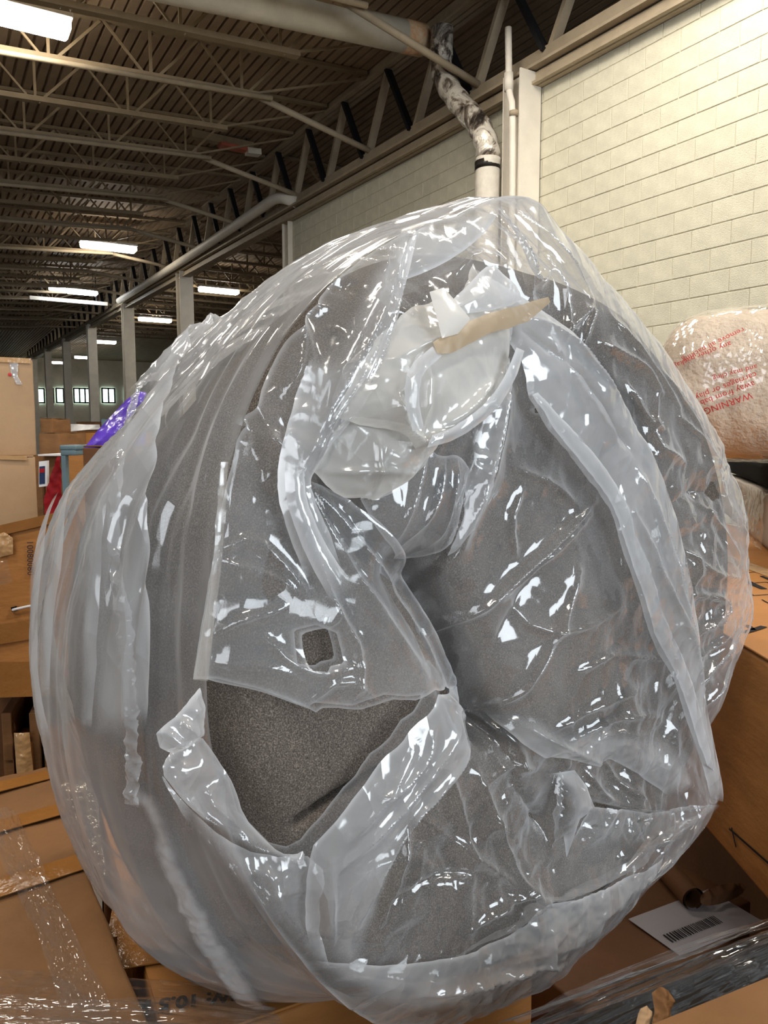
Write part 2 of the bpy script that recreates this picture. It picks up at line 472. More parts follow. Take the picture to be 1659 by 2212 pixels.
# bar joists
bar_v = MB().bar((0, 0, 0), (0, 0, .62), .035, .035).mesh('web_bar'); bar_v.materials.append(M['paint_steel'])
bar_d = MB().bar((0, 0, 0), (.58, 0, .62), .035, .035).mesh('web_bar'); bar_d.materials.append(M['paint_steel'])
bar_e = MB().bar((0, 0, 0), (-.58, 0, .62), .028, .028).mesh('web_bar'); bar_e.materials.append(M['paint_steel'])
ordn = ['nearest', 'second', 'third', 'fourth', 'fifth', 'sixth', 'seventh', 'eighth', 'ninth', 'tenth', 'eleventh', 'twelfth']
def joist(y, x0, x1, label, fine, brace):
    g = thing('roof_joist', label, 'roof joist', (x0, y, z_deck(x0)), 'bar joists under the roof deck', 'structure')
    zt0, zt1 = z_deck(x0) - .06, z_deck(x1) - .06
    MB().frame((x0, y - .05, zt0), (x1 - x0, 0, zt1 - zt0), (0, .10, 0), (0, 0, .05)).build('top_chord', M['paint_steel'], g)
    xb = x1 - 1.72
    if x0 > 6: xb = x1
    MB().frame((x0, y - .055, zt0 - .60), (xb - x0, 0, (zt1 - zt0) * (xb - x0) / (x1 - x0)), (0, .11, 0), (0, 0, .07)).build('bottom_chord', M['paint_steel'], g)
    far = MB()
    x = xb - .25
    while x > max(x0 + .6, -2.5 if x0 < 6 else x0 + .6):
        z = z_deck(x) - .66
        if fine:
            link_part('web_bar', bar_v, g, (x - .0, y, z)); link_part('web_bar', bar_d, g, (x + .04, y, z)); link_part('web_bar', bar_e, g, (x - .04, y, z))
        else:
            far.bar((x, y, z), (x, y, z + .62), .04, .04); far.bar((x, y, z), (x + .58, y, z + .62), .04, .04); far.bar((x, y, z), (x - .58, y, z + .62), .04, .04)
        x -= 1.24
    if not fine: w = far.build('web', M['paint_steel'], g)
    if brace:
        zb_ = z_deck(xb) - .62
        MB().tube([(xb - .1, y, zb_), (6.0, y, z_truss(y) + .22)], .045, 8).build('brace', M['truss'], g, True)
        if x0 < 6: MB().tube([(-2.5, y - .12, zb_ - .12 - .05 * (xb + 2.5)), (xb + .15, y - .12, zb_ - .05)], .035, 8).build('sprinkler_pipe', M['truss'], g, True)
    # end diagonal up to the girder
    if x0 < 6: MB().bar((xb - .1, y, z_deck(xb) - .62), (5.95, y, z_deck(5.9) - .10), .03, .03).build('end_bar', M['paint_steel'], g)
    return g
for k in range(24):
    y = 7.92 + 1.36 * k
    if k < 12: lb = ordn[k] + ' cream bar joist under the roof deck counted from the photographer'
    else: lb = 'far cream bar joist deep under the dark roof'
    joist(y, -6.2, 5.95, lb, k < 12, k % 2 == 0)
for k in range(20):
    joist(14.6 + 1.36 * k, 6.3, 20, 'far bar joist beyond the girder, behind the end of the block wall', False, False)
# purlins crossing overhead, near the top edge of the view
for k, (yy, xx0, lb) in enumerate([(6.55, 1.0, 'cream roof beam at the very top edge, nearer of two'), (7.25, 1.0, 'cream roof beam at the very top edge, farther of two')]):
    g = MB().frame((xx0, yy, 6.35 + .05 * xx0 - .05 + .12 * k), (4.9, 0, .24), (0, .14, 0), (0, 0, .17)).build('roof_beam', M['truss']); tag(g, lb, 'beam', None, 'structure')

# wall at the far end with its band of windows
fw = MB().box(-14, 30, 61.6, 61.9, 0, 7.5).build('wall_far', M['far_wall']); tag(fw, 'cream wall at the far end of the hall', None, None, 'structure')
wins = [(62, 96), (102, 116), (121, 153), (159, 196), (220, 248), (270, 300), (20, 55)]
for i, (a, b) in enumerate(wins):
    p, q = on_y(a, 838, 61.5), on_y(b, 871, 61.5)
    w = thing('window_%d' % (i + 1), None, None, (p.x, 61.5, q.z), None, 'structure')
    MB().box(p.x, q.x, 61.50, 61.55, q.z, p.z).build('pane', M['window'], w)
    fr = MB()
    for x in np.linspace(p.x, q.x, 2 + int((b - a) / 18)): fr.box(x - .05, x + .05, 61.40, 61.52, q.z, p.z)
    fr.box(p.x, q.x, 61.40, 61.52, p.z - .08, p.z + .02); fr.box(p.x, q.x, 61.40, 61.52, q.z - .02, q.z + .08)
    fr.build('window_frame', M['dark_steel'], w)

# ------------------------------------------------------------------ pipes and ducts
def pipe(name, pts, r, mat, label, cat, n=16):
    o = MB().tube(pts, r, n).build(name, mat, None, True); return tag(o, label, cat)
def bend(pts, k=6):
    """rounded polyline through the given points"""
    pts = [Vector(p) for p in pts]; out = [pts[0]]
    for i in range(1, len(pts) - 1):
        a, b, c = pts[i - 1], pts[i], pts[i + 1]
        p, q = b.lerp(a, .4), b.lerp(c, .4)
        for j in range(k + 1):
            t = j / k; out.append((p.lerp(b, t)).lerp(b.lerp(q, t), t))
    out.append(pts[-1]); return out
# big wrapped duct along the joists with an open rusty end
yd = 8.55
dend = on_y(908, 86, yd); dl = on_y(330, -42, yd)
dd = thing('overhead_duct', 'thick cream duct under the roof with a rusty closed end', 'duct', dend)
dirv = (dl - dend).normalized()
MB().tube([dend, dend + dirv * 6], .185, 24).build('duct_body', M['duct'], dd, True)
M['rust'] = principled('rust_stain', srgb(168, 108, 58), .7, .25, 12, .2, 40, col2=srgb(196, 176, 146))
MB().tube([dend - dirv * .03, dend + dirv * .26], .1885, 24).build('rusty_end', M['rust'], dd, True)
# crooked flue with bitumen streaks
def flue_mat():
    m, nt, out = new_mat('flue_wrap')
    b = nt.nodes.new('ShaderNodeBsdfPrincipled'); b.inputs['Roughness'].default_value = .35; b.inputs['Metallic'].default_value = .35
    c = coords(nt, (1, 1, 1))
    n = N(nt, 'ShaderNodeTexNoise', Scale=3.2, Detail=6.0, Roughness=.65, Distortion=1.2); nt.links.new(c, n.inputs['Vector'])
    cc = ramp(nt, n.outputs['Fac'], [(.36, srgb(44, 38, 34)), (.44, srgb(120, 108, 96)), (.53, srgb(222, 214, 200))])
    nt.links.new(cc, b.inputs['Base Color'])
    n2 = N(nt, 'ShaderNodeTexNoise', Scale=9.0, Detail=3.0); nt.links.new(c, n2.inputs['Vector'])
    bp = N(nt, 'ShaderNodeBump', Strength=.6, Distance=.03); nt.links.new(n2.outputs['Fac'], bp.inputs['Height']); nt.links.new(bp.outputs[0], b.inputs['Normal'])
    nt.links.new(b.outputs[0], out.inputs[0]); return m
M['flue'] = flue_mat()
M['flue_white'] = principled('flue_white', srgb(214, 206, 192), .45, .10, 6, .4, 14)
M['bitumen'] = principled('bitumen', srgb(40, 34, 30), .4, .2, 12, .4, 30)
xf = 5.66
fp = [on_x(955, 60, xf), on_x(952, 160, xf), on_x(985, 215, xf), on_x(1040, 275, xf), on_x(1056, 330, xf), on_x(1052, 380, xf), on_x(1052, 520, xf)]
fp[-1] = Vector((fp[-2].x, fp[-2].y, .02))
flu = thing('flue_pipe', 'crooked silver flue pipe smeared with black sealant behind the bag top', 'pipe', fp[-1])
cl = bend(fp, 5); n_up = int(len(cl) * .72)
cl = cl[:-1] + [cl[-1].lerp(cl[-2], .5), cl[-1]]
MB().tube(cl[:n_up + 1], [.135 + .010 * math.sin(i * 2.1) for i in range(n_up + 1)], 20).build('bent_section', M['flue'], flu, True)
MB().tube(cl[n_up:], .14, 20).build('lower_section', M['flue_white'], flu, True)
p0, p1 = on_x(1053, 368, xf), on_x(1053, 350, xf)
MB().tube([p0, p1], .146, 20).build('sealant_band', M['bitumen'], flu, True)
# conduit on the wall column
xc = 5.74
cp = [on_x(1098, 60, xc), on_x(1099, 130, xc), on_x(1099, 200, xc), on_x(1110, 235, xc), on_x(1110, 560, xc)]
cp[-1] = Vector((cp[-2].x, cp[-2].y, .4))
con = thing('conduit', 'thin pale conduit with a kink running down the wall column', 'pipe', cp[-1])
MB().tube(bend(cp, 4), .038, 12).build('tube', M['column'], con, True)
MB().tube([on_x(1099, 158, xc), on_x(1099, 196, xc)], .052, 12).build('coupling', M['column'], con, True)
MB().tube([on_x(1110, 240, xc), on_x(1110, 250, xc)], .050, 12).build('joint_ring', M['truss'], con, True)
# long pipe with an elbow along the girder
xp = 5.80
pp = [on_x(640, 437, 6.0), on_x(600, 424, xp), on_x(560, 452, xp), on_x(400, 560, xp), on_x(257, 650, xp)]
pipe('roof_pipe', bend(pp, 6), .10, M['column'], 'long pale pipe with an elbow slanting down beside the roof girder', 'pipe')
# hanging radiant strip
hs = thing('hanging_heater', 'long narrow reddish strip unit hung under the roof, pale at one end', 'heater', on_y(485, 305, 14.0))
a_, b_ = on_y(412, 289, 14.0), on_y(545, 318, 14.0)
MB().bar(a_, b_, .16, .13).build('body', M['paint_steel'], hs)
M['heater_red'] = principled('heater_red', srgb(176, 96, 76), .4, .1, 6)
MB().bar(a_.lerp(b_, .45) - Vector((0, .03, .09)), b_.lerp(a_, .05) - Vector((0, .03, .09)), .20, .06).build('red_panel', M['heater_red'], hs)
MB().bar(b_.lerp(a_, .12) - Vector((0, .06, .12)), b_ + Vector((.12, -.06, -.10)), .18, .10).build('pale_end', M['column'], hs)
for t in (.03, .9):
    p = a_.lerp(b_, t); MB().bar(p, p + Vector((0, 0, .62)), .03, .03).build('hanger', M['dark_steel'], hs)

# ------------------------------------------------------------------ lamps
def lamp(px, py, z, ln, wd, label, cool=False, hang=True):
    c = on_z(px, py, z)
    t = thing('ceiling_lamp', label, 'lamp', c, 'bright strip lamps under the roof')
    MB().box(c.x - ln / 2, c.x + ln / 2, c.y - wd / 2, c.y + wd / 2, c.z + .13, c.z + .20).build('housing', M['housing'], t, bevel=.01)
    MB().box(c.x - ln / 2 + .02, c.x + ln / 2 - .02, c.y - wd / 2 + .01, c.y + wd / 2 - .01, c.z, c.z + .13).build('diffuser', M['lamp_cool' if cool else 'lamp'], t, bevel=.03)
    if hang:
        for s in (-.35, .35): MB().bar((c.x + s * ln, c.y, c.z + .20), (c.x + s * ln, c.y, z_deck(c.x)), .012, .012).build('hanger', M['dark_steel'], t)
    return t
lamp(20, 48, 6.30, 1.30, .36, 'big glowing lamp cut by the upper left corner of the view')
lamp(235, 540, 6.35, 1.38, .32, 'glowing strip lamp left of the girder, nearest after the corner one')
lamp(473, 633, 6.35, 1.36, .32, 'glowing strip lamp right of the nearest free-standing column')
lamp(335, 695, 6.35, 1.36, .32, 'glowing strip lamp between the two nearest free-standing columns')
lamp(178, 636, 6.40, 1.0, .34, 'cool white lamp above the hanging white rail, right of its twin', True)
lamp(124, 628, 6.40, .55, .25, 'small cool white lamp above the hanging white rail, left of its twin', True)
for i, (px, py, cool) in enumerate([(130, 786, False), (106, 803, False), (124, 803, False), (84, 818, False), (318, 810, False), (236, 822, True), (312, 833, True), (183, 775, False), (225, 742, False)]):
    c = on_z(px, py, 6.3)
    lamp(px, py, 6.3, 1.2 if i != 5 else 2.4, .3, ['tiny far lamp upper left of the far windows, right one of a pair', 'tiny far lamp just above the far windows, lower left', 'tiny far lamp just above the far windows, lower right', 'tiny yellowish far lamp beside the tall carton stack',
         'yellow far lamp right of the second free-standing column', 'wide bluish far lamp low between the columns', 'short bluish far lamp low beside the bag edge', 'faint far lamp between the third and fourth columns', 'pale far lamp high between the second and third columns'][i], cool, False)
# white rail hung below the cool lamps
hr = thing('hanging_rail', 'white horizontal rail hung below the cool white lamps', 'rail', on_y(148, 650, 28.5))
ra, rb_ = on_y(64, 643, 28.5), on_y(232, 657, 28.5)
MB().bar(ra, rb_, .12, .12).build('rail', M['column'], hr)
for t_ in (.15, .85): MB().bar(ra.lerp(rb_, t_), ra.lerp(rb_, t_) + UP * (z_deck(5) - ra.lerp(rb_, t_).z), .03, .03).build('hanger', M['dark_steel'], hr)
# assumed unseen lamps; the forward pair added to put streak highlights on the wrap
for i, (x, y, p) in enumerate([(4.6, 3.9, 80), (-2.2, 4.6, 50), (3.6, -1.0, 100), (-2.6, -1.6, 55), (1.6, 5.5, 45), (3.9, 6.1, 40), (-1.6, 1.4, 60), (8.6, 18, 60)]):
    l = area_light('unseen_lamp_light', (x, y, 6.3), (0, 0, 0), 1.3, .35, p, (1.0, .93, .82))
# ================================================================== the foam roll and its bag
AX_A = math.radians(36)
AX = (F_H * math.cos(AX_A) - R_AX * math.sin(AX_A)).normalized()       # front to back
EU = (R_AX * math.cos(AX_A) + F_H * math.sin(AX_A)).normalized()       # to the right across the end face
EV = Vector((0, 0, 1))
NF = -AX                                                                # out of the end face
C0 = CAM + R_AX * .225 + F_H * 1.0 + UP * -.245
aC, aU, aV, aN = (np.array(v) for v in (C0, EU, EV, NF))
def uv_of(pts, w=.02):
    out = []
    for px, py in pts:
        p = on_plane(px, py, C0 + NF * w, NF) - C0
        out.append((p.dot(EU), p.dot(EV)))
    return np.array(out)

RIM_PX = [(1618, 1215), (1604, 1110), (1552, 950), (1480, 830), (1400, 715), (1300, 600), (1215, 500), (1170, 440), (1140, 426), (1085, 424), (1040, 440), (985, 468), (900, 492), (800, 545), (700, 625), (610, 735), (545, 860), (498, 1000), (468, 1150), (452, 1300), (446, 1480),
          (462, 1640), (500, 1800), (560, 1940), (640, 2060), (740, 2165), (840, 2225), (950, 2222), (1050, 2190), (1150, 2150), (1230, 2090), (1320, 2010), (1400, 1920), (1470, 1850), (1525, 1785), (1553, 1735), (1540, 1660), (1528, 1580), (1570, 1480), (1600, 1400), (1612, 1330)]
rim = uv_of(RIM_PX, -.03)
rim_th = np.unwrap(np.arctan2(rim[:, 1], rim[:, 0])); rim_r = np.hypot(rim[:, 0], rim[:, 1])
o_ = np.argsort(rim_th % (2 * PI)); _t = (rim_th % (2 * PI))[o_]; _r = rim_r[o_]
def r_rim(th):
    th = np.mod(th, 2 * PI)
    return np.interp(th, np.r_[_t - 2 * PI, _t, _t + 2 * PI], np.r_[_r, _r, _r])
def wrap(a): return (a + PI) % (2 * PI) - PI
def r_foam0(th):
    """outline of the foam at the end face: a sagging round"""
    rr = r_rim(th)
    sm = .25 * (r_rim(th - .12) + r_rim(th + .12)) + .5 * rr
    return np.clip(np.minimum(sm, rr) - .022, .38, .462 + .02 * np.cos(wrap(th + 1.9)))
def body(th, t):
    """outline of the roll t metres behind the end face"""
    g = 1 + .205 * smooth(t, .0, .26) - .20 * smooth(t, .34, .70) - .25 * smooth(t, .70, .82)
    d = wrap(th - math.radians(134))
    flat = 1 - .185 * np.exp(-(d / .55) ** 2) * smooth(t, .10, .36)
    d2 = wrap(th - math.radians(10))
    flat2 = 1 - .14 * np.exp(-(d2 / .9) ** 2) * smooth(t, .02, .3)
    d3 = wrap(th - math.radians(238))
    flat2 = flat2 * (1 + .075 * np.exp(-(d3 / .55) ** 2) * smooth(t, -.05, .22))
    return g * flat * flat2
def r_foam(th, t):
    fil = .055 * (1 - np.sqrt(np.clip(1 - (1 - np.clip(t / .055, 0, 1)) ** 2, 0, 1)))
    return r_foam0(th) * body(th, t) * (1 - .03 * smooth(t, .0, .3)) - fil * .8
def r_film(th, t):
    k = smooth(t, .02, .24)
    base = r_foam0(th) * body(th, t) + .016
    loose = r_rim(th)
    top = np.exp(-(wrap(th - math.radians(85)) / .7) ** 2)
    keep = .05 * top * (1 - smooth(t, .1, .5))
    return np.maximum(loose * (1 - k) + base * k + keep * k * (1 - k) * 2, base * smooth(t, -.01, .03))

# --- foam
GROOVES = [([(735, 1000), (760, 1095), (820, 1180), (900, 1228), (958, 1190), (985, 1060)], .016, .11),
           ([(905, 1225), (945, 1270), (955, 1340), (1000, 1425), (1042, 1545), (1075, 1590)], .020, .13),
           ([(1042, 1555), (960, 1610), (840, 1665), (720, 1728), (640, 1780), (592, 1815), (545, 1850)], .0045, .05),
           ([(1075, 1590), (1200, 1620), (1330, 1560), (1420, 1400), (1440, 1150), (1380, 900), (1240, 730)], .008, .05)]
def seg_dist(P, poly):
    poly = np.asarray(poly, float); best = np.full(len(P), 1e9); side = np.zeros(len(P)); along = np.zeros(len(P)); L = 0
    tot = np.hypot(*(poly[1:] - poly[:-1]).T).sum()
    for a, b in zip(poly[:-1], poly[1:]):
        d = b - a; l = np.hypot(*d); t = np.clip(((P - a) @ d) / (l * l), 0, 1)
        q = P - (a + t[:, None] * d); dist = np.hypot(q[:, 0], q[:, 1]); m = dist < best
        best = np.where(m, dist, best); side = np.where(m, np.sign(d[0] * q[:, 1] - d[1] * q[:, 0]), side)
        along = np.where(m, (L + t * l) / tot, along); L += l
    return best, side, along
gro = [(uv_of(p, 0), w, d) for p, w, d in GROOVES]
NT = 720
th = np.linspace(0, 2 * PI, NT, endpoint=False)
rows = []
ts = np.r_[np.linspace(.80, .3, 30), np.linspace(.29, .03, 30), .02, .012, .006, .002]
for t in ts:
    r = r_foam(th, t)
    if t > .795: r = r * .02
    rows.append(np.stack([r * np.cos(th), r * np.sin(th), np.full(NT, -t)], 1))
for q in np.linspace(.995, .0, 210):
    r = r_foam(th, 0) * max(q, .001)
    uv = np.stack([r * np.cos(th), r * np.sin(th)], 1)
    w = np.zeros(NT)
    for pl, wd, dp in gro:
        d, s, al = seg_dist(uv, pl)
        w -= dp * np.exp(-(d / wd) ** 4) * (1 if wd > .01 else 1) + (.016 if wd > .01 else .007) * np.exp(-(d / (wd * 2.4)) ** 2)
    w += .010 * perlin(np.c_[uv * 5, np.zeros(NT)], 3)
    rows.append(np.c_[uv, w])
G = np.concatenate(rows)
G[:, :2] *= (1 + .006 * perlin(np.c_[G[:, :2] * 7, G[:, 2] * 7], 8))[:, None]
Pf = aC + G[:, :1] * aU + G[:, 1:2] * aV + G[:, 2:] * aN
nr = len(rows)
idx = np.arange(nr * NT).reshape(nr, NT)
quads = np.stack([idx[:-1], idx[1:], np.roll(idx[1:], -1, 1), np.roll(idx[:-1], -1, 1)], -1).reshape(-1, 4)
def mesh_np(name, V, F):
    me = bpy.data.meshes.new(name)
    me.vertices.add(len(V)); me.vertices.foreach_set('co', np.asarray(V, np.float32).ravel())
    n = len(F); k = F.shape[1]
    me.loops.add(n * k); me.polygons.add(n)
    me.polygons.foreach_set('loop_start', np.arange(0, n * k, k, dtype=np.int32))
    me.loops.foreach_set('vertex_index', F.astype(np.int32).ravel())
    me.polygons.foreach_set('use_smooth', np.ones(n, bool))
    me.update(calc_edges=True); me.validate()
    return me
def foam_mat():
    m, nt, out = new_mat('grey_foam')
    b = nt.nodes.new('ShaderNodeBsdfPrincipled'); b.inputs['Roughness'].default_value = .95; b.inputs['Specular IOR Level'].default_value = .12
    c = coords(nt)
    n = N(nt, 'ShaderNodeTexNoise', Scale=620.0, Detail=2.0, Roughness=.6); nt.links.new(c, n.inputs['Vector'])
    n1 = N(nt, 'ShaderNodeTexNoise', Scale=6.0, Detail=3.0); nt.links.new(c, n1.inputs['Vector'])
    a = N(nt, 'ShaderNodeMath', operation='MULTIPLY_ADD'); a.inputs[1].default_value = .25
    nt.links.new(n1.outputs['Fac'], a.inputs[0]); nt.links.new(n.outputs['Fac'], a.inputs[2])
    cc = ramp(nt, a.outputs[0], [(.40, srgb(60, 55, 51)), (.66, srgb(98, 90, 83)), (.86, srgb(142, 132, 123))])
    nt.links.new(cc, b.inputs['Base Color'])
    bp = N(nt, 'ShaderNodeBump', Strength=.4, Distance=.002)
    nt.links.new(n.outputs['Fac'], bp.inputs['Height']); nt.links.new(bp.outputs[0], b.inputs['Normal'])
    nt.links.new(b.outputs[0], out.inputs[0]); return m
M['foam'] = foam_mat()
foam = obj('foam_roll', mesh_np('foam_roll', Pf, quads), M['foam'])
tag(foam, 'huge rolled slab of dark grey foam inside the clear plastic bag', 'foam roll')

# --- bag surfaces as functions
hole_core = uv_of([(935, 1270)])[0]
def film_w(uv):
    th_ = np.arctan2(uv[:, 1], uv[:, 0]); r = np.hypot(uv[:, 0], uv[:, 1]); q = np.clip(r / r_rim(th_), 0, 1)
    w = .022 - .052 * q ** 7
    d, s, al = seg_dist(uv, uv_of([(900, 1240), (955, 1330), (1000, 1430), (1050, 1560)]))
    w -= .060 * np.exp(-(d / .035) ** 2)
    w += .014 * np.exp(-((uv - uv_of([(1250, 1350)])[0]) ** 2).sum(1) / .12 ** 2)
    w += .020 * np.exp(-((uv - uv_of([(850, 850)])[0]) ** 2).sum(1) / .10 ** 2)
    return w
def S_front(uv):
    w = film_w(uv)
    P = aC + uv[:, :1] * aU + uv[:, 1:2] * aV + w[:, None] * aN
    return P, np.repeat(aN[None], len(uv), 0)
def S_side(st):
    """(s, t): s = 0.5*angle, t = metres behind the rim"""
    th_ = st[:, 0] / .5; t = np.clip(st[:, 1], .0, .86)
    r = r_film(th_, t); r = r * (1 - smooth(t, .74, .86) * .98)
    d = np.cos(th_)[:, None] * aU + np.sin(th_)[:, None] * aV
    P = aC + d * r[:, None] - aN * (t + .03)[:, None]
    return P, d
# px -> side parameters
_n1, _n2 = 200, 60
_s = np.linspace(0, PI, _n1); _tt = np.linspace(0, 1.0, _n2)
_S, _T = np.meshgrid(_s, _tt, indexing='ij'); _st = np.c_[_S.ravel(), _T.ravel()]
_P, _ = S_side(_st)
_id = np.arange(_n1 * _n2).reshape(_n1, _n2)
_q = np.stack([_id[:-1, :-1], _id[1:, :-1], _id[1:, 1:], _id[:-1, 1:]], -1).reshape(-1, 4)
_bvh = BVHTree.FromPolygons([tuple(p) for p in _P], [tuple(int(i) for i in f) for f in _q])
def side_of(pts):
    out = []
    for px, py in pts:
        h = _bvh.ray_cast(CAM, ray(px, py).normalized())
        if h[0] is None: h = _bvh.find_nearest(CAM + ray(px, py) * 1.1)
        d = h[0] - C0; t = -d.dot(NF) - .03; a = math.atan2(d.dot(EV), d.dot(EU)) % (2 * PI)
        out.append((a * .5, max(t, 0)))
    return np.array(out)

def inside(P, poly):
    poly = np.asarray(poly); x, y = P[:, 0], P[:, 1]; r = np.zeros(len(P), bool)
    for (x0, y0), (x1, y1) in zip(poly, np.roll(poly, -1, 0)):
        c = ((y0 > y) != (y1 > y)); xi = (x1 - x0) * (y - y0) / (y1 - y0 + 1e-15) + x0
        r ^= c & (x < xi)
    return r
def chaikin(p, closed, n=2):
    p = np.asarray(p, float)
    for _ in range(n):
        if closed: a, b = p, np.roll(p, -1, 0); p = np.stack([.75 * a + .25 * b, .25 * a + .75 * b], 1).reshape(-1, 2)
        else:
            a, b = p[:-1], p[1:]; p = np.r_[p[:1], np.stack([.75 * a + .25 * b, .25 * a + .75 * b], 1).reshape(-1, 2), p[-1:]]
    return p
_seed = [20]
bag = thing('plastic_bag', 'huge crumpled clear plastic bag wrapped round a dark grey foam roll, torn open in front', 'plastic bag', tuple(C0 - UP * .5))
def sheet(name, poly, S, mat, lift=.006, puff=0, pw=.02, step=.004, amp=.004, freq=9, aniso=(1, 1), rot=0, folds=(), holes=(), edge_mat=None, free=None, parent=None, jag=.0, fine=1.0, soft=(), sw=.02, fac=1.0):
    """a piece of film over the parametric surface S; folds: (polyline, width, height, kind)"""
    _seed[0] += 7; sd = _seed[0]
    poly = np.asarray(poly, float)
    if jag:
        seg = []
        for a, b in zip(poly, np.roll(poly, -1, 0)):
            n = max(1, int(np.hypot(*(b - a)) / .008)); seg.append(a + (b - a) * np.linspace(0, 1, n, endpoint=False)[:, None])
        poly = np.concatenate(seg)
        poly = poly + jag * np.stack([perlin(np.c_[poly * 60, np.zeros(len(poly))], sd), perlin(np.c_[poly * 60, np.ones(len(poly)) * 3.3], sd)], 1)
    lo, hi = poly.min(0) - step, poly.max(0) + step
    nx, ny = int((hi[0] - lo[0]) / step) + 2, int((hi[1] - lo[1]) / step) + 2
    gx, gy = lo[0] + np.arange(nx) * step, lo[1] + np.arange(ny) * step
    X, Y = np.meshgrid(gx, gy, indexing='ij'); P2 = np.c_[X.ravel(), Y.ravel()]
    ins = inside(P2, poly)
    for h in holes: ins &= ~inside(P2, h)
    ins = ins.reshape(nx, ny)
    # grow by one so that the snapped border covers the outline
    g = ins.copy(); g[1:] |= ins[:-1]; g[:-1] |= ins[1:]; g2 = g.copy(); g2[:, 1:] |= g[:, :-1]; g2[:, :-1] |= g[:, 1:]
    g = g2
    cell = g[:-1, :-1] & g[1:, :-1] & g[1:, 1:] & g[:-1, 1:]
    own = ins[:-1, :-1] | ins[1:, :-1] | ins[1:, 1:] | ins[:-1, 1:]
    cell &= own
    ids = np.arange(nx * ny).reshape(nx, ny)
    Q = np.stack([ids[:-1, :-1], ids[1:, :-1], ids[1:, 1:], ids[:-1, 1:]], -1)[cell]
    used, inv = np.unique(Q, return_inverse=True); Q = inv.reshape(-1, 4); P2 = P2[used]; fins = ins.ravel()[used]
    out = ~fins
    lines = [np.r_[poly, poly[:1]]] + [np.r_[np.asarray(h), np.asarray(h)[:1]] for h in holes]
    if out.any():
        best = np.full(out.sum(), 1e9); tgt = P2[out].copy()
        for ln in lines:
            for a, b in zip(ln[:-1], ln[1:]):
                d = b - a; l2 = (d @ d) + 1e-18; t = np.clip(((P2[out] - a) @ d) / l2, 0, 1); q = a + t[:, None] * d
                ds = np.hypot(*(P2[out] - q).T); m = ds < best; best = np.where(m, ds, best); tgt = np.where(m[:, None], q, tgt)
        P2[out] = tgt
    P, Nn = S(P2)
    bd = np.full(len(P2), 1e9)
    if puff or free is not None:
        for ln in lines[:1]:
            d, s, a = seg_dist(P2, ln); bd = np.minimum(bd, d)
    h = np.full(len(P2), float(lift))
    if puff: h += puff * (1 - np.exp(-bd / pw))
    if free is not None: h += free(P2, bd)
    c, s_ = math.cos(rot), math.sin(rot)
    A = np.c_[(P2[:, 0] * c + P2[:, 1] * s_) * aniso[0], (-P2[:, 0] * s_ + P2[:, 1] * c) * aniso[1], np.full(len(P2), sd * 1.37)]
    tens = .35 + .9 * smooth(perlin(A * 3.1, sd + 40), -.25, .35)
    h += amp * tens * crumple(A, freq, sd) + fine * amp * .22 * tens * crumple(A + 31, freq * 3.1, sd + 3)
    if fac: h += fac * amp * tens * (1.0 * facets(A + 3, freq * 1.9, sd + 60) + .15 * facets(A + 8, freq * 5.0, sd + 80))
    for pl, wd, ht, kd in folds:
        d, sg, al = seg_dist(P2, np.asarray(pl))
        env = np.sin(np.clip(al, .03, .97) * PI) ** .5
        wv = wd * (1 + .35 * perlin(np.c_[P2 * 25, np.ones(len(P2)) * 7], sd))
        if kd == 'r': h += ht * np.exp(-d / wv) * env                        # sharp crest
        elif kd == 'v': h -= ht * np.exp(-d / wv) * env                      # sharp crease
        elif kd == 's': h += ht * sg * (1 - np.exp(-d / (wv * .25))) * np.exp(-d / (wv * 1.8)) * env    # step: one side up, one down
        elif kd == 'b': h += ht * np.exp(-(d / wv) ** 2) * env               # soft bulge
    P = P + Nn * h[:, None]
    me = mesh_np(name, P, Q)
    o = obj(name, me, mat, parent or bag)
    if len(soft):
        fd = np.zeros(len(P2))
        for ln in soft:
            d, _a, _b = seg_dist(P2, np.asarray(ln)); fd = np.maximum(fd, 1 - smooth(d, .0, sw * (1 + .8 * perlin(np.c_[P2 * 14, np.zeros(len(P2))], sd + 9))))
        at_ = me.attributes.new('fade', 'FLOAT', 'POINT'); at_.data.foreach_set('value', fd.astype(np.float32))
    if edge_mat is not None:
        bd2 = np.full(len(P2), 1e9)
        for ln in lines:
            d, _a, _b = seg_dist(P2, ln); bd2 = np.minimum(bd2, d)
        at2 = me.attributes.new('rimline', 'FLOAT', 'POINT'); at2.data.foreach_set('value', np.exp(-(bd2 / .0028) ** 2).astype(np.float32))
    return o
def ribbon_poly(pl, widths):
    pl = np.asarray(pl, float); n = len(pl); w = np.interp(np.linspace(0, 1, n), np.linspace(0, 1, len(widths)), widths)
    t = np.gradient(pl, axis=0); t /= np.hypot(t[:, 0], t[:, 1])[:, None] + 1e-12; nn = np.c_[-t[:, 1], t[:, 0]]
    return np.r_[pl + nn * w[:, None] / 2, (pl - nn * w[:, None] / 2)[::-1]]
FR = lambda pts, n=1: chaikin(uv_of(pts), False, n)
def px_m(w): return w / F_PX * .9          # picture pixels to metres at the bag
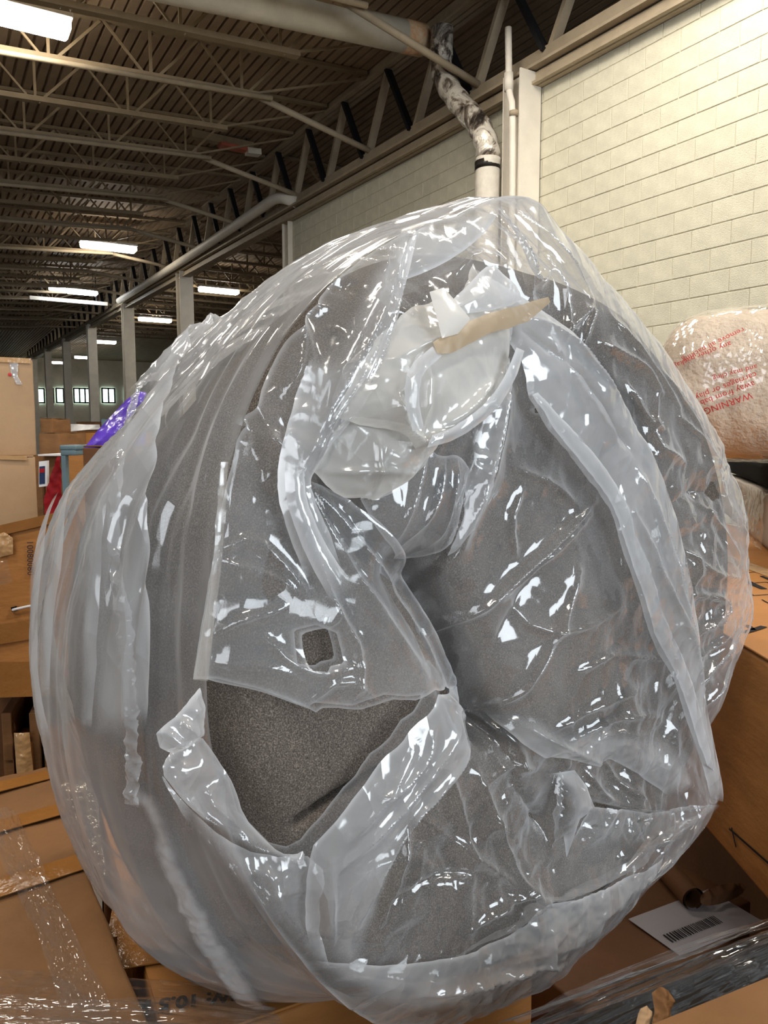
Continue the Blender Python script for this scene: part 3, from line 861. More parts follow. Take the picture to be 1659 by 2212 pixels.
# ------------------------------------------------------------------ the pieces of the bag
def U(pts, n=0, closed=True):
    p = uv_of(pts); return chaikin(p, closed, n) if n else p
TEAR = U([(464, 1497), (512, 1492), (580, 1501), (633, 1518), (676, 1535), (686, 1523), (763, 1525), (787, 1516), (830, 1501), (878, 1504), (912, 1500), (890, 1535), (864, 1554), (840, 1593), (801, 1627), (772, 1675), (748, 1704), (719, 1752), (686, 1800), (669, 1832), (647, 1853), (613, 1849), (589, 1824), (555, 1790), (536, 1723), (507, 1675), (486, 1627), (478, 1545)])
SQ = U([(648, 1367), (668, 1360), (690, 1352), (712, 1362), (722, 1395), (728, 1425), (700, 1432), (688, 1442), (655, 1440), (650, 1400)])
NICK = U([(1143, 886), (1158, 880), (1180, 884), (1170, 893), (1152, 892)])
def F(pts, w, h, k='r'): return (FR(pts), w, h, k)
FOLDS = [
    F([(1280, 1080), (1150, 1200), (1050, 1300), (985, 1395)], .006, .020), F([(1270, 1110), (1160, 1215), (1080, 1290)], .004, .010), F([(1235, 1230), (1165, 1390), (1110, 1500), (1060, 1560)], .007, .018),
    F([(1090, 800), (1045, 1010), (1000, 1110), (950, 1290)], .010, .024, 's'), F([(1060, 740), (1050, 960), (985, 1130), (960, 1200)], .005, .018),
    F([(1180, 1190), (1100, 1320), (1050, 1450)], .016, .010, 'v'), F([(1300, 1410), (1440, 1425), (1480, 1420)], .004, .010), F([(1220, 1450), (1320, 1400)], .004, .010),
    F([(1210, 1640), (1250, 1725), (1340, 1745), (1440, 1755), (1545, 1735)], .012, .022, 's'), F([(1222, 1650), (1200, 1740), (1196, 1832)], .004, .024),
    F([(1196, 1832), (1260, 1800), (1400, 1790), (1480, 1760)], .010, .014, 'v'), F([(1000, 2060), (1100, 2010), (1155, 1950), (1240, 1930), (1330, 1900), (1430, 1820), (1530, 1760)], .014, .026, 's'),
    F([(1000, 2010), (1075, 1958), (1155, 1903)], .006, .016), F([(1160, 1930), (1180, 1990), (1190, 2050)], .005, .012), F([(1030, 1670), (1070, 1800), (1110, 1890), (1160, 1935)], .007, .020),
    F([(960, 1650), (1000, 1780), (1020, 1900)], .007, .014), F([(1100, 1680), (1180, 1780), (1196, 1830)], .008, .012, 'v'), F([(880, 1780), (860, 1900), (840, 2020)], .007, .014),
    F([(1170, 2000), (1170, 2090), (1230, 2070)], .005, .014), F([(700, 2120), (900, 2130), (1100, 2090), (1250, 2060)], .006, .014), F([(560, 900), (640, 990), (650, 1030)], .005, .012),
    F([(540, 780), (585, 880), (600, 1000)], .010, .020, 's'), F([(640, 640), (680, 640), (740, 650)], .005, .014), F([(690, 650), (675, 760), (640, 850)], .005, .018), F([(540, 790), (560, 850), (580, 960)], .004, .014),
    F([(900, 490), (840, 620), (740, 800)], .006, .014), F([(1010, 580), (1055, 530), (1110, 560)], .005, .016), F([(1110, 430), (1135, 560), (1150, 640)], .006, .022), F([(1125, 440), (1140, 570), (1165, 620), (1200, 580)], .005, .020),
    F([(1150, 430), (1250, 560), (1290, 640)], .006, .016), F([(1210, 720), (1290, 650), (1260, 740)], .005, .018), F([(1300, 740), (1400, 790), (1440, 850)], .006, .018), F([(1200, 560), (1230, 640), (1210, 760)], .005, .016),
    F([(1430, 850), (1400, 960), (1480, 1000)], .006, .016), F([(1470, 1280), (1560, 1290), (1560, 1330), (1480, 1380)], .005, .020), F([(1500, 1480), (1570, 1400), (1612, 1335)], .006, .020), F([(1500, 1420), (1540, 1400), (1590, 1350)], .004, .012),
    F([(1430, 1100), (1500, 1060), (1590, 1070)], .014, .012, 'v'), F([(1460, 1180), (1500, 1210), (1480, 1290)], .005, .014), F([(860, 600), (960, 560), (1060, 530)], .008, .012, 'v'), F([(1360, 830), (1390, 900), (1440, 930)], .005, .014),
    F([(1155, 1940), (1040, 1860), (900, 1760)], .007, .014), F([(1165, 1930), (1300, 1960), (1360, 1960)], .006, .012), F([(1150, 1950), (1090, 2050), (1060, 2120)], .006, .014), F([(1545, 1740), (1440, 1800), (1330, 1850)], .005, .014), F([(1540, 1750), (1470, 1830), (1420, 1880)], .005, .012),
    F([(860, 1960), (940, 1900), (1040, 1880)], .007, .014, 'v'), F([(1040, 1690), (1100, 1650), (1160, 1665)], .006, .014), F([(1060, 1560), (1110, 1620), (1120, 1680)], .008, .020, 's'), F([(1480, 900), (1540, 960), (1600, 1100)], .008, .014), F([(1450, 800), (1520, 900), (1560, 980)], .006, .012), F([(1340, 680), (1420, 780), (1480, 880)], .006, .012),
    F([(1500, 1080), (1560, 1120), (1600, 1200)], .006, .012), F([(1490, 1200), (1530, 1240), (1600, 1250)], .006, .012), F([(1510, 1560), (1540, 1500), (1590, 1430)], .006, .014), F([(1100, 1300), (1140, 1360), (1240, 1350), (1330, 1300)], .008, .012), F([(1100, 1010), (1180, 1040), (1240, 1090)], .006, .012), F([(1120, 1060), (1090, 1130), (1110, 1200)], .006, .012),
    F([(1380, 1480), (1300, 1500), (1180, 1580)], .006, .012), F([(1400, 1540), (1300, 1545), (1220, 1600)], .006, .014), F([(1300, 1640), (1330, 1690), (1380, 1720)], .004, .012), F([(1260, 1660), (1290, 1710), (1320, 1730)], .004, .012), F([(760, 1950), (800, 1880), (870, 1850)], .006, .012)]
aa = np.linspace(0, 2 * PI, 300, endpoint=False)
rim_uv = np.stack([r_rim(aa) * np.cos(aa), r_rim(aa) * np.sin(aa)], 1)
sheet('front_film', rim_uv, S_front, M['film'], lift=.0, step=.0025, amp=.009, freq=5.5, fine=.3, fac=1.35, folds=FOLDS, holes=[TEAR, SQ, NICK], edge_mat=M['film_milky'])
side_poly = np.array([(-.02, .0), (PI + .02, .0), (PI + .02, .86), (-.02, .86)])
def side_waves(P2, bd):
    th_ = P2[:, 0] * 2; t = P2[:, 1]; n = len(t)
    q = t * (1 + 1.1 * np.exp(-(wrap(th_ - 1.9) / .8) ** 2)) + .03 * perlin(np.c_[P2[:, 0] * 2.2, t * 2, np.ones(n) * 3], 79)
    w = .012 * (ridge(np.c_[q * 9, P2[:, 0] * .8, np.zeros(n)], 71) - .4) + .006 * (ridge(np.c_[q * 24, P2[:, 0] * 1.3, np.ones(n) * 4], 72) - .4) + .0022 * (ridge(np.c_[q * 60, P2[:, 0] * 2.0, np.ones(n) * 9], 73) - .4)
    return smooth(t, .0, .05) * (w + .004)
sheet('side_film', side_poly, S_side, M['film_side'], lift=0, step=.0055, amp=.0012, freq=6, aniso=(.35, 1.6), free=side_waves)
def SD(pts, n=1): return chaikin(side_of(pts), False, n)

# second layer on the flank and its crinkled heat seam
L2 = side_of([(561, 607), (504, 665), (461, 731), (430, 816), (407, 904), (384, 1012), (382, 1100), (381, 1300), (380, 1400), (375, 1500), (366, 1592), (330, 1600), (250, 1580), (226, 1400), (236, 1200), (262, 1050), (315, 900), (395, 780), (500, 650)])
sheet('flank_overlap', L2, S_side, M['film_half'], soft=[side_of([(375, 1560), (366, 1592), (330, 1600), (250, 1580), (226, 1400), (236, 1200), (262, 1050), (315, 900), (395, 780), (500, 650)])], sw=.05, lift=.018, step=.0045, amp=.002, freq=6, aniso=(.4, 1.8), free=lambda P2, bd: side_waves(P2, bd) * 1.1, edge_mat=M['film_milky'])
SEAM = SD([(446, 705), (380, 790), (350, 850), (326, 930), (305, 1000), (296, 1080), (294, 1164), (296, 1220), (304, 1276), (313, 1318), (320, 1360), (324, 1416), (330, 1472), (333, 1542), (336, 1612), (332, 1712)])
sheet('seam_strip', ribbon_poly(SEAM, [.010, .014, .016, .017, .019, .018, .016]), S_side, M['film_seam'], lift=.024, puff=.005, pw=.005, step=.0022, amp=.0042, freq=38, edge_mat=M['film_milky'])
SEAM2 = SD([(320, 1700), (363, 1718), (392, 1836), (422, 1904), (456, 1971), (498, 2043), (540, 2106), (580, 2160)])
sp_ = ribbon_poly(SEAM2, [.028, .030, .034, .036, .038])
sheet('seam_strip', sp_, S_side, M['film_half'], soft=[sp_[:len(SEAM2)], sp_[len(SEAM2):]], sw=.012, lift=.016, puff=.004, pw=.010, step=.0024, amp=.003, freq=20)
for a_, wd in [([(262, 1085), (240, 1240), (236, 1400), (225, 1560)], .022), ([(140, 1080), (115, 1250), (112, 1400), (140, 1600)], .05), ([(205, 1040), (170, 1180), (140, 1330), (138, 1500)], .034)]:
    pl_ = SD(a_, 2); rp = ribbon_poly(pl_, [wd * .6, wd, wd, wd * .6]); n_ = len(pl_)
    sheet('flank_fold', rp, S_side, M['film_half'], soft=[rp[:n_], np.r_[rp[:1], rp[-1:]], rp[n_ - 1:n_ + 1]], sw=wd * .9, lift=.020, puff=.004, pw=.008, step=.0045, amp=.0015, freq=8)

def RB(left, right, n=1):
    return np.r_[chaikin(uv_of(left), False, n), chaikin(uv_of(right), False, n)[::-1]]
# flap with the square hole, its wing and the dusty folded edge
WING = U([(647, 1030), (690, 1050), (734, 1077), (782, 1120), (825, 1173), (869, 1231), (907, 1289), (941, 1337), (975, 1386), (1004, 1434), (1023, 1477), (1028, 1512), (975, 1490), (922, 1484), (878, 1504), (830, 1501), (787, 1516), (763, 1525), (686, 1523), (676, 1535), (633, 1518), (580, 1501), (512, 1492), (445, 1487), (459, 1410), (476, 1313), (493, 1193), (507, 1000), (535, 880), (580, 900), (605, 1010), (620, 1040)])
sheet('torn_flap', WING, S_front, M['film'], soft=[FR([(507, 1000), (535, 880), (580, 900), (605, 1010), (620, 1040)])], sw=.06, lift=.016, step=.0024, amp=.006, freq=8, jag=.0018, fine=.7, holes=[SQ], edge_mat=M['film_milky'], folds=[
    F([(655, 1035), (760, 1180), (870, 1330), (960, 1460)], .006, .020), F([(650, 1040), (720, 1200), (820, 1340), (900, 1450)], .006, .016), F([(648, 1040), (665, 1180), (700, 1300), (760, 1400)], .006, .016),
    F([(735, 1080), (830, 1180), (940, 1340), (1020, 1490)], .012, .026, 'b'), F([(500, 1200), (560, 1160), (620, 1230), (660, 1300)], .005, .014), F([(515, 1220), (600, 1250), (645, 1290)], .005, .016), F([(490, 1390), (540, 1340), (620, 1310)], .005, .014),
    F([(580, 1380), (620, 1430), (680, 1450), (760, 1430)], .005, .014), F([(690, 1350), (705, 1330), (700, 1300)], .004, .014), F([(740, 1360), (760, 1440), (745, 1500)], .005, .014), F([(650, 1520), (720, 1450), (790, 1500)], .005, .012), F([(500, 1450), (600, 1440), (660, 1480)], .006, .010)])
sheet('dusty_fold', RB([(507, 1000), (493, 1193), (476, 1313), (459, 1410), (445, 1487)], [(523, 1000), (512, 1193), (498, 1313), (486, 1410), (478, 1490)]), S_front, M['film_warm'], lift=.019, puff=.002, pw=.006, step=.0025, amp=.0012, freq=8)
# long left band gathered at a pinch
sheet('left_band', RB([(880, 487), (811, 581), (743, 695), (684, 759), (655, 835), (634, 898), (613, 970), (603, 1033), (607, 1110), (630, 1190), (655, 1250), (690, 1312)], [(938, 484), (904, 539), (870, 603), (853, 662), (811, 767), (769, 864), (701, 949), (663, 1025), (655, 1060), (690, 1150), (720, 1230), (740, 1300)]), S_front, M['film_half'], soft=[FR([(860, 480), (960, 480)]), FR([(655, 1250), (690, 1312), (740, 1300), (720, 1230)]), FR([(880, 487), (811, 581), (743, 695), (684, 759)])], sw=.025, lift=.022, puff=.010, pw=.022, step=.0024, amp=.004, freq=8, edge_mat=M['film_milky'], folds=[
    F([(905, 500), (800, 680), (700, 850), (640, 1020)], .005, .014), F([(860, 600), (760, 780), (680, 940), (650, 1030)], .005, .012), F([(925, 500), (850, 640), (790, 760), (720, 920), (660, 1010)], .004, .012), F([(630, 1050), (640, 1150), (690, 1290)], .005, .014), F([(655, 1040), (690, 1130), (720, 1230)], .004, .012)])
sheet('band_fold', RB([(612, 975), (605, 1040), (612, 1110), (640, 1200), (690, 1300)], [(645, 985), (640, 1040), (650, 1110), (690, 1200), (735, 1260)]), S_front, M['film_half'], soft=[FR([(612, 975), (645, 985)]), FR([(690, 1300), (735, 1260)])], sw=.03, lift=.036, puff=.008, pw=.01, step=.0024, amp=.003, freq=10, edge_mat=M['film_milky'])
# upper sheet and the sheet draped over the right half
sheet('top_overlap', U([(938, 484), (985, 466), (1022, 446), (1085, 430), (1119, 440), (1090, 478), (1064, 505), (1005, 548), (938, 583), (874, 606), (890, 560)], 1), S_front, M['film_half'], soft=[FR([(985, 466), (1085, 430), (1119, 440)])], sw=.02, lift=.012, puff=.008, pw=.02, step=.0026, amp=.004, freq=8, edge_mat=M['film_milky'])
RIGHT = RB([(1004, 577), (1012, 640), (1040, 690), (1060, 721), (1085, 760), (1102, 790), (1106, 856), (1123, 877), (1165, 944), (1216, 1003), (1261, 1059), (1284, 1101), (1298, 1160), (1312, 1206), (1339, 1274), (1357, 1339), (1385, 1393), (1417, 1439), (1440, 1499), (1463, 1572), (1490, 1640), (1513, 1714)],
           [(1012, 577), (1050, 602), (1110, 645), (1170, 690), (1225, 730), (1280, 805), (1315, 860), (1350, 920), (1394, 1000), (1426, 1105), (1449, 1183), (1467, 1274), (1481, 1366), (1495, 1480), (1518, 1572), (1536, 1654), (1550, 1704), (1556, 1730)], 1)
sheet('right_overlap', RIGHT, S_front, M['film_half'], soft=[FR([(1004, 577), (1012, 640), (1040, 690), (1060, 721)]), FR([(1450, 1700), (1556, 1745)])], sw=.03, lift=.020, puff=.012, pw=.02, step=.0025, amp=.005, freq=6, fine=.5, edge_mat=M['film_milky'], folds=[
    F([(1320, 1100), (1348, 1156), (1380, 1252), (1435, 1343), (1454, 1389), (1490, 1480)], .006, .014), F([(1100, 720), (1200, 800), (1260, 880), (1330, 980)], .006, .014, 'v'), F([(1110, 690), (1180, 720), (1260, 800), (1300, 850)], .005, .014), F([(1150, 740), (1230, 860), (1290, 960)], .006, .014), F([(1330, 1010), (1380, 1130), (1420, 1260), (1460, 1380)], .006, .014)])
sheet('right_hem', RB([(1106, 856), (1123, 877), (1165, 944), (1216, 1003), (1261, 1059), (1284, 1101), (1298, 1160), (1312, 1206), (1339, 1274), (1357, 1339), (1385, 1393), (1417, 1439), (1440, 1499), (1463, 1572), (1490, 1640)],
      [(1120, 850), (1150, 882), (1200, 935), (1250, 990), (1290, 1050), (1318, 1101), (1330, 1160), (1352, 1206), (1372, 1274), (1395, 1339), (1425, 1393), (1450, 1450), (1470, 1510), (1490, 1580), (1508, 1650)]), S_front, M['film_half'], lift=.030, puff=.003, pw=.006, step=.0022, amp=.0022, freq=16, jag=.0015, edge_mat=M['film_milky'])
# centre: narrow folds hanging into the core
sheet('core_fold', RB([(1050, 770), (1020, 850), (985, 920), (975, 1000), (980, 1080), (960, 1180)], [(1080, 770), (1070, 850), (1062, 920), (1050, 1000), (1020, 1100), (962, 1200)]), S_front, M['film_half'], soft=[FR([(1050, 770), (1080, 770)]), FR([(1050, 770), (1020, 850), (985, 920), (975, 1000)])], sw=.015, lift=.018, puff=.012, pw=.012, step=.0022, amp=.006, freq=12, edge_mat=M['film_milky'], folds=[F([(1066, 790), (1035, 920), (1000, 1060), (966, 1180)], .004, .014)])
sheet('core_fold', RB([(760, 1075), (800, 1150), (850, 1200), (900, 1222), (945, 1200), (962, 1170)], [(890, 960), (905, 980), (925, 985), (950, 980), (970, 990), (985, 1010)]), S_front, M['film'], lift=.016, puff=.016, pw=.03, step=.0024, amp=.004, freq=10, aniso=(1.6, .5), edge_mat=M['film_milky'], folds=[F([(880, 980), (840, 1100), (830, 1165)], .004, .012), F([(920, 990), (890, 1100), (850, 1170)], .004, .012), F([(950, 990), (935, 1090), (920, 1180)], .004, .010)])
# white crumpled clump in the mouth of the bag
sheet('white_lobe', U([(668, 1020), (700, 950), (727, 900), (798, 905), (870, 930), (905, 950), (880, 1000), (853, 1024), (819, 1062), (781, 1075), (722, 1071), (690, 1050)]), S_front, M['film_white'], jag=.003, lift=.022, puff=.012, pw=.02, step=.0024, amp=.010, freq=11, edge_mat=M['film_milky'], folds=[F([(690, 1020), (760, 1015), (850, 1020)], .004, .008), F([(768, 940), (775, 1010), (770, 1070)], .004, .010)])
sheet('white_clump', U([(700, 900), (745, 800), (800, 720), (862, 668), (912, 657), (960, 650), (1007, 575), (1030, 602), (1055, 636), (1060, 700), (1055, 767), (1030, 830), (980, 894), (895, 949), (836, 965), (802, 932), (740, 920)]), S_front, M['film_white'], jag=.003, lift=.030, puff=.018, pw=.03, step=.0024, amp=.013, freq=10, edge_mat=M['film_milky'], folds=[
    F([(790, 870), (830, 960), (880, 940), (980, 885), (1045, 790)], .006, .020), F([(800, 780), (870, 740), (960, 715), (1060, 690)], .006, .014), F([(792, 860), (800, 920), (835, 960)], .004, .014), F([(850, 790), (845, 880), (838, 940)], .005, .012), F([(1000, 830), (940, 880), (880, 920)], .005, .014), F([(920, 660), (960, 670), (1010, 640)], .005, .012)])
sheet('clump_loop', RB([(802, 932), (786, 864), (800, 800), (850, 760)], [(822, 925), (812, 864), (825, 812), (865, 780)]), S_front, M['film_milky'], lift=.060, puff=.003, pw=.008, step=.0022, amp=.002, freq=14, edge_mat=M['film_milky'])
sheet('clump_loop', RB([(836, 965), (895, 949), (980, 894), (1030, 830), (1055, 767)], [(845, 940), (895, 920), (965, 870), (1010, 815), (1038, 760)]), S_front, M['film_milky'], lift=.056, puff=.004, pw=.008, step=.0022, amp=.002, freq=14, edge_mat=M['film_milky'])
sheet('white_tab', U([(866, 645), (895, 636), (932, 704), (900, 735), (866, 744)]), S_front, M['film_white'], lift=.064, puff=.003, pw=.01, step=.0024, amp=.001, freq=8)
sheet('brown_tape', U([(850, 752), (870, 738), (963, 695), (1060, 670), (1106, 657), (1111, 666), (1060, 708), (967, 735), (880, 775), (853, 775)]), S_front, M['tape_tan'], lift=.062, puff=.001, pw=.006, step=.0022, amp=.0015, freq=14, jag=.002)
sheet('clump_sheet', U([(1007, 580), (960, 620), (905, 668), (880, 690), (960, 690), (1055, 668), (1055, 640), (1030, 605)], 1), S_front, M['film_half'], lift=.058, puff=.006, pw=.01, step=.0024, amp=.004, freq=12, edge_mat=M['film_milky'])  # bluish white film sheet lying over the clump
# lower right flap, wedge and the bottom overlap
sheet('lower_flap', U([(1069, 1538), (1120, 1526), (1180, 1560), (1230, 1548), (1290, 1550), (1380, 1555), (1440, 1600), (1480, 1690), (1426, 1714), (1403, 1695), (1357, 1663), (1293, 1629), (1270, 1645), (1197, 1627), (1142, 1622), (1110, 1599), (1083, 1563)]), S_front, M['film_half'], soft=[FR([(1069, 1538), (1120, 1526), (1180, 1560), (1230, 1548), (1290, 1550), (1380, 1555), (1440, 1600), (1480, 1690), (1426, 1714)])], sw=.035, lift=.016, puff=.012, pw=.015, step=.0024, amp=.007, freq=9, edge_mat=M['film_milky'], folds=[F([(1090, 1550), (1180, 1600), (1270, 1640)], .005, .014), F([(1230, 1610), (1270, 1560), (1370, 1575), (1440, 1560)], .005, .014), F([(1200, 1490), (1240, 1540), (1270, 1545)], .005, .012)])
sheet('white_wedge', U([(1150, 1659), (1211, 1650), (1239, 1686), (1257, 1732), (1225, 1755), (1197, 1837), (1188, 1778), (1193, 1714)]), S_front, M['film_half'], soft=[FR([(1150, 1659), (1193, 1714), (1188, 1778)])], sw=.02, lift=.020, puff=.010, pw=.012, step=.0024, amp=.003, freq=10, edge_mat=M['film_milky'])
sheet('lower_overlap', RB([(1257, 1732), (1330, 1740), (1408, 1750), (1508, 1732), (1552, 1738)], [(1200, 1835), (1290, 1830), (1400, 1815), (1470, 1800), (1545, 1750)]), S_front, M['film'], soft=[FR([(1200, 1835), (1290, 1830), (1400, 1815), (1470, 1800), (1545, 1750)])], sw=.035, lift=.014, puff=.010, pw=.02, step=.0024, amp=.006, freq=9, edge_mat=M['film_milky'])
sheet('bottom_overlap', RB([(700, 2110), (850, 2090), (1000, 2055), (1100, 2008), (1155, 1950), (1240, 1930), (1330, 1900), (1425, 1850)], [(760, 2180), (900, 2210), (1000, 2200), (1100, 2165), (1200, 2105), (1270, 2040), (1350, 1970), (1405, 1915)]), S_front, M['film_half'], soft=[FR([(700, 2110), (760, 2180), (900, 2210), (1000, 2200), (1100, 2165), (1200, 2105), (1270, 2040), (1350, 1970), (1405, 1915)])], sw=.03, lift=.014, puff=.010, pw=.02, step=.0025, amp=.006, freq=8, edge_mat=M['film_milky'], folds=[F([(1170, 2000), (1165, 2090), (1230, 2070)], .005, .014), F([(900, 2150), (1050, 2110), (1200, 2060)], .006, .014)])
# band that runs from the curl of the flap down to the bottom
sheet('lower_band', RB([(922, 1490), (903, 1525), (864, 1554), (840, 1593), (801, 1627), (772, 1675), (748, 1704), (719, 1752), (686, 1800), (669, 1829), (664, 1892), (666, 1940), (672, 2010), (690, 2060), (740, 2130)],
      [(1030, 1500), (1036, 1535), (1023, 1574), (994, 1612), (965, 1660), (935, 1695), (907, 1723), (880, 1745), (854, 1771), (840, 1815), (830, 1858), (811, 1940), (800, 2000), (785, 2070), (765, 2125)]), S_front, M['film_half'], soft=[FR([(690, 2060), (740, 2130), (765, 2125)]), FR([(854, 1771), (840, 1815), (830, 1858), (811, 1940), (800, 2000), (785, 2070)])], sw=.03, lift=.022, puff=.010, pw=.02, step=.0024, amp=.006, freq=9, jag=.001, edge_mat=M['film_milky'], folds=[
    F([(940, 1500), (985, 1520), (1010, 1560)], .005, .012), F([(960, 1560), (880, 1660), (800, 1760), (720, 1860)], .005, .012), F([(900, 1560), (880, 1620), (820, 1690), (790, 1700)], .004, .014), F([(1000, 1600), (900, 1700), (800, 1830), (760, 2000)], .006, .014), F([(860, 1600), (800, 1700), (740, 1790)], .005, .012), F([(700, 1850), (700, 1950), (720, 2060)], .006, .014)])
# lower left flap beside the tear
sheet('tear_tab', U([(360, 1605), (410, 1555), (459, 1503), (470, 1545), (468, 1610), (400, 1652), (372, 1640)]), S_front, M['film_milky'], lift=.020, puff=.008, pw=.008, step=.0022, amp=.005, freq=16, edge_mat=M['film_milky'], folds=[F([(380, 1600), (420, 1630)], .004, .012), F([(410, 1570), (450, 1610)], .004, .012)])
sheet('tear_lip', U([(470, 1620), (486, 1640), (507, 1675), (536, 1723), (555, 1790), (589, 1828), (613, 1852), (647, 1856), (668, 1840), (664, 1892), (600, 1885), (540, 1855), (470, 1800), (410, 1745), (372, 1690), (390, 1655), (440, 1625)], 1), S_front, M['film_half'], soft=[FR([(664, 1892), (600, 1885), (540, 1855), (470, 1800)])], sw=.015, lift=.014, puff=.012, pw=.012, step=.0022, amp=.008, freq=13, jag=.001, edge_mat=M['film_milky'], folds=[F([(378, 1690), (440, 1770), (530, 1835), (640, 1862)], .006, .016), F([(500, 1710), (460, 1740), (520, 1790), (560, 1830)], .004, .012)])
sheet('lower_left_sheet', U([(372, 1690), (430, 1770), (520, 1850), (600, 1888), (700, 1850), (712, 1980), (720, 2060), (750, 2140), (680, 2100), (600, 2020), (520, 1930), (440, 1820)], 1), S_front, M['film_half'], soft=[FR([(740, 2140), (680, 2100), (600, 2020), (520, 1930), (440, 1820)])], sw=.03, lift=.008, puff=.008, pw=.02, step=.0025, amp=.008, freq=10, edge_mat=M['film_milky'], folds=[F([(420, 1780), (500, 1880), (600, 1990), (690, 2080)], .006, .012), F([(600, 1890), (620, 1970), (680, 2050)], .006, .012), F([(520, 1860), (580, 1960), (640, 2040)], .005, .010)])
# ================================================================== cartons and clutter around the roll
def solid_box(name, o, ex, ey, ez, mat, parent=None, dent=.003, cuts=7, bev=.004, seed=0):
    bm = bmesh.new()
    MBx = MB().frame(o, ex, ey, ez); vs_ = [bm.verts.new(p) for p in MBx.v]
    for f in MBx.f: bm.faces.new([vs_[i] for i in f])
    bm.normal_update()
    bmesh.ops.bevel(bm, geom=list(bm.edges), offset=bev, segments=2, affect='EDGES', profile=.5)
    if cuts:
        bmesh.ops.subdivide_edges(bm, edges=[e for e in bm.edges if e.calc_length() > .05], cuts=cuts, use_grid_fill=True)
    bm.normal_update()
    me = bpy.data.meshes.new(name); bm.to_mesh(me); bm.free()
    if dent:
        n = len(me.vertices); co = np.empty(n * 3); me.vertices.foreach_get('co', co); co = co.reshape(-1, 3)
        for k in range(3): co[:, k] += dent * 2.0 * perlin(co * 7 + k * 9.1, 50 + seed + k) + dent * .8 * perlin(co * 19 + k * 5, 60 + seed + k)
        me.vertices.foreach_set('co', co.ravel()); me.update()
    return obj(name, me, mat, parent, True)
def strip(name, p0, p1, width, nrm, mat, parent, th_=.0015, lift=.001):
    """flat strip of tape from p0 to p1 lying on a face with normal nrm"""
    p0, p1, nrm = Vector(p0), Vector(p1), Vector(nrm).normalized(); d = p1 - p0; s = nrm.cross(d).normalized() * width
    return MB().frame(p0 - s / 2 + nrm * lift, d, s, nrm * th_).build(name, mat, parent)
def text_on(body, origin, ex, ey, size, mat, parent, name='printed_text', shear=0, sx=1.0, bold=0):
    c = bpy.data.curves.new(name, 'FONT'); c.body = body; c.size = size; c.offset = bold; c.shear = shear; c.space_character = 1.05
    tmp = bpy.data.objects.new(name, c); me = bpy.data.meshes.new_from_object(tmp); bpy.data.objects.remove(tmp)
    me.materials.clear(); me.materials.append(mat); o = bpy.data.objects.new(name, me); COL.objects.link(o)
    ex = Vector(ex).normalized(); ey = (Vector(ey) - ex * Vector(ey).dot(ex)).normalized(); ez = ex.cross(ey)
    m = Matrix((ex * sx, ey, ez)).transposed().to_4x4(); m.translation = Vector(origin)
    o.parent = parent; o.matrix_parent_inverse = Matrix.Translation(-parent.location); o.matrix_basis = m
    return o
_cs = [0]
def carton(label, o, ex, ey, ez, mat='cardboard', group=None, flaps=True, tape=None, dent=.003, name='cardboard_box', cuts=7):
    """o: lower corner, ez up; flaps and tape on the top face"""
    _cs[0] += 11
    o, ex, ey, ez = Vector(o), Vector(ex), Vector(ey), Vector(ez)
    t = thing(name, label, 'box', o + ex / 2 + ey / 2, group)
    solid_box('body', o, ex, ey, ez, M[mat], t, dent, cuts, .004, _cs[0])
    top = o + ez; n = ez.normalized()
    if flaps:
        g = ey.normalized() * .002
        MB().frame(top + n * (dent * .8), ex * .995, ey * .5 - g, n * .004).build('flap', M[mat], t, bevel=.001)
        MB().frame(top + ey * .5 + g + n * (dent * .8), ex * .995, ey * .5 - g, n * .004).build('flap', M[mat], t, bevel=.001)
    if tape: strip('tape', top + ey * .5, top + ex + ey * .5, .05, n, M[tape], t, .0015, dent * .8 + .0045)
    return t
def by_pts(P0, P1, Pdown, back):
    """box frame from a top front edge P0-P1, the corner below P0 and its depth"""
    ex = P1 - P0; up = (P0 - Pdown); up = up - ex.normalized() * up.dot(ex.normalized())
    n = ex.cross(up).normalized()
    if n.dot(P0 - CAM) < 0: n = -n
    return P0 - up, ex, n * back, up
YD = (AX - UP * AX.z).normalized(); XD = Vector((YD.y, -YD.x, 0))     # the stacks lie parallel to the roll

# -- the two cartons that carry the roll, printed one in front
ZD = .905
d0 = on_z(209, 1811, ZD); d1 = on_z(304, 2182, ZD); dl = (d1 - d0).normalized(); dr = Vector((-dl.y, dl.x, 0))
if dr.dot(R_AX) < 0: dr = -dr
dD = thing('cardboard_box', 'taped cardboard box under the left side of the roll, weight printed upside down', 'box', d0 + dl * .3 + dr * .3 - UP * (ZD - .14))
oD = d0 + dr * .02 - dl * .12 - UP * (ZD - .15)
solid_box('body', oD, dl * .76, dr * .62, UP * (ZD - .15), M['cardboard_orange'], dD, .003, 8, .006, 3)
tp = d0 + dr * .02 - dl * .12 + UP * .004
MB().frame(tp, dl * .76, dr * .305, UP * .004).build('flap', M['cardboard_orange'], dD, bevel=.001)
MB().frame(tp + dr * .31, dl * .76, dr * .31, UP * .004).build('flap', M['cardboard_orange'], dD, bevel=.001)
strip('tape', on_z(238, 1990, ZD + .01), on_z(430, 1985, ZD + .01) + dr * .12, .10, UP, M['tape'], dD, .002, .001)
strip('tape', on_z(250, 2062, ZD + .01), on_z(470, 2050, ZD + .01) + dr * .12, .085, UP, M['tape'], dD, .002, .003)
a, b = on_z(508, 2140, ZD + .014), on_z(300, 2166, ZD + .014); cdown = on_z(508, 2170, ZD + .014) - a
text_on('W: 10.5 KG)', a - cdown.normalized() * .002, b - a, cdown, (b - a).length / 4.3, M['ink'], dD, bold=.0016)
carton('cardboard box under the back of the roll, hidden behind the bag', d0 - dl * .62 + dr * .16 - UP * (ZD - .15), dl * .47, dr * .50, UP * (ZD - .19), 'cardboard')

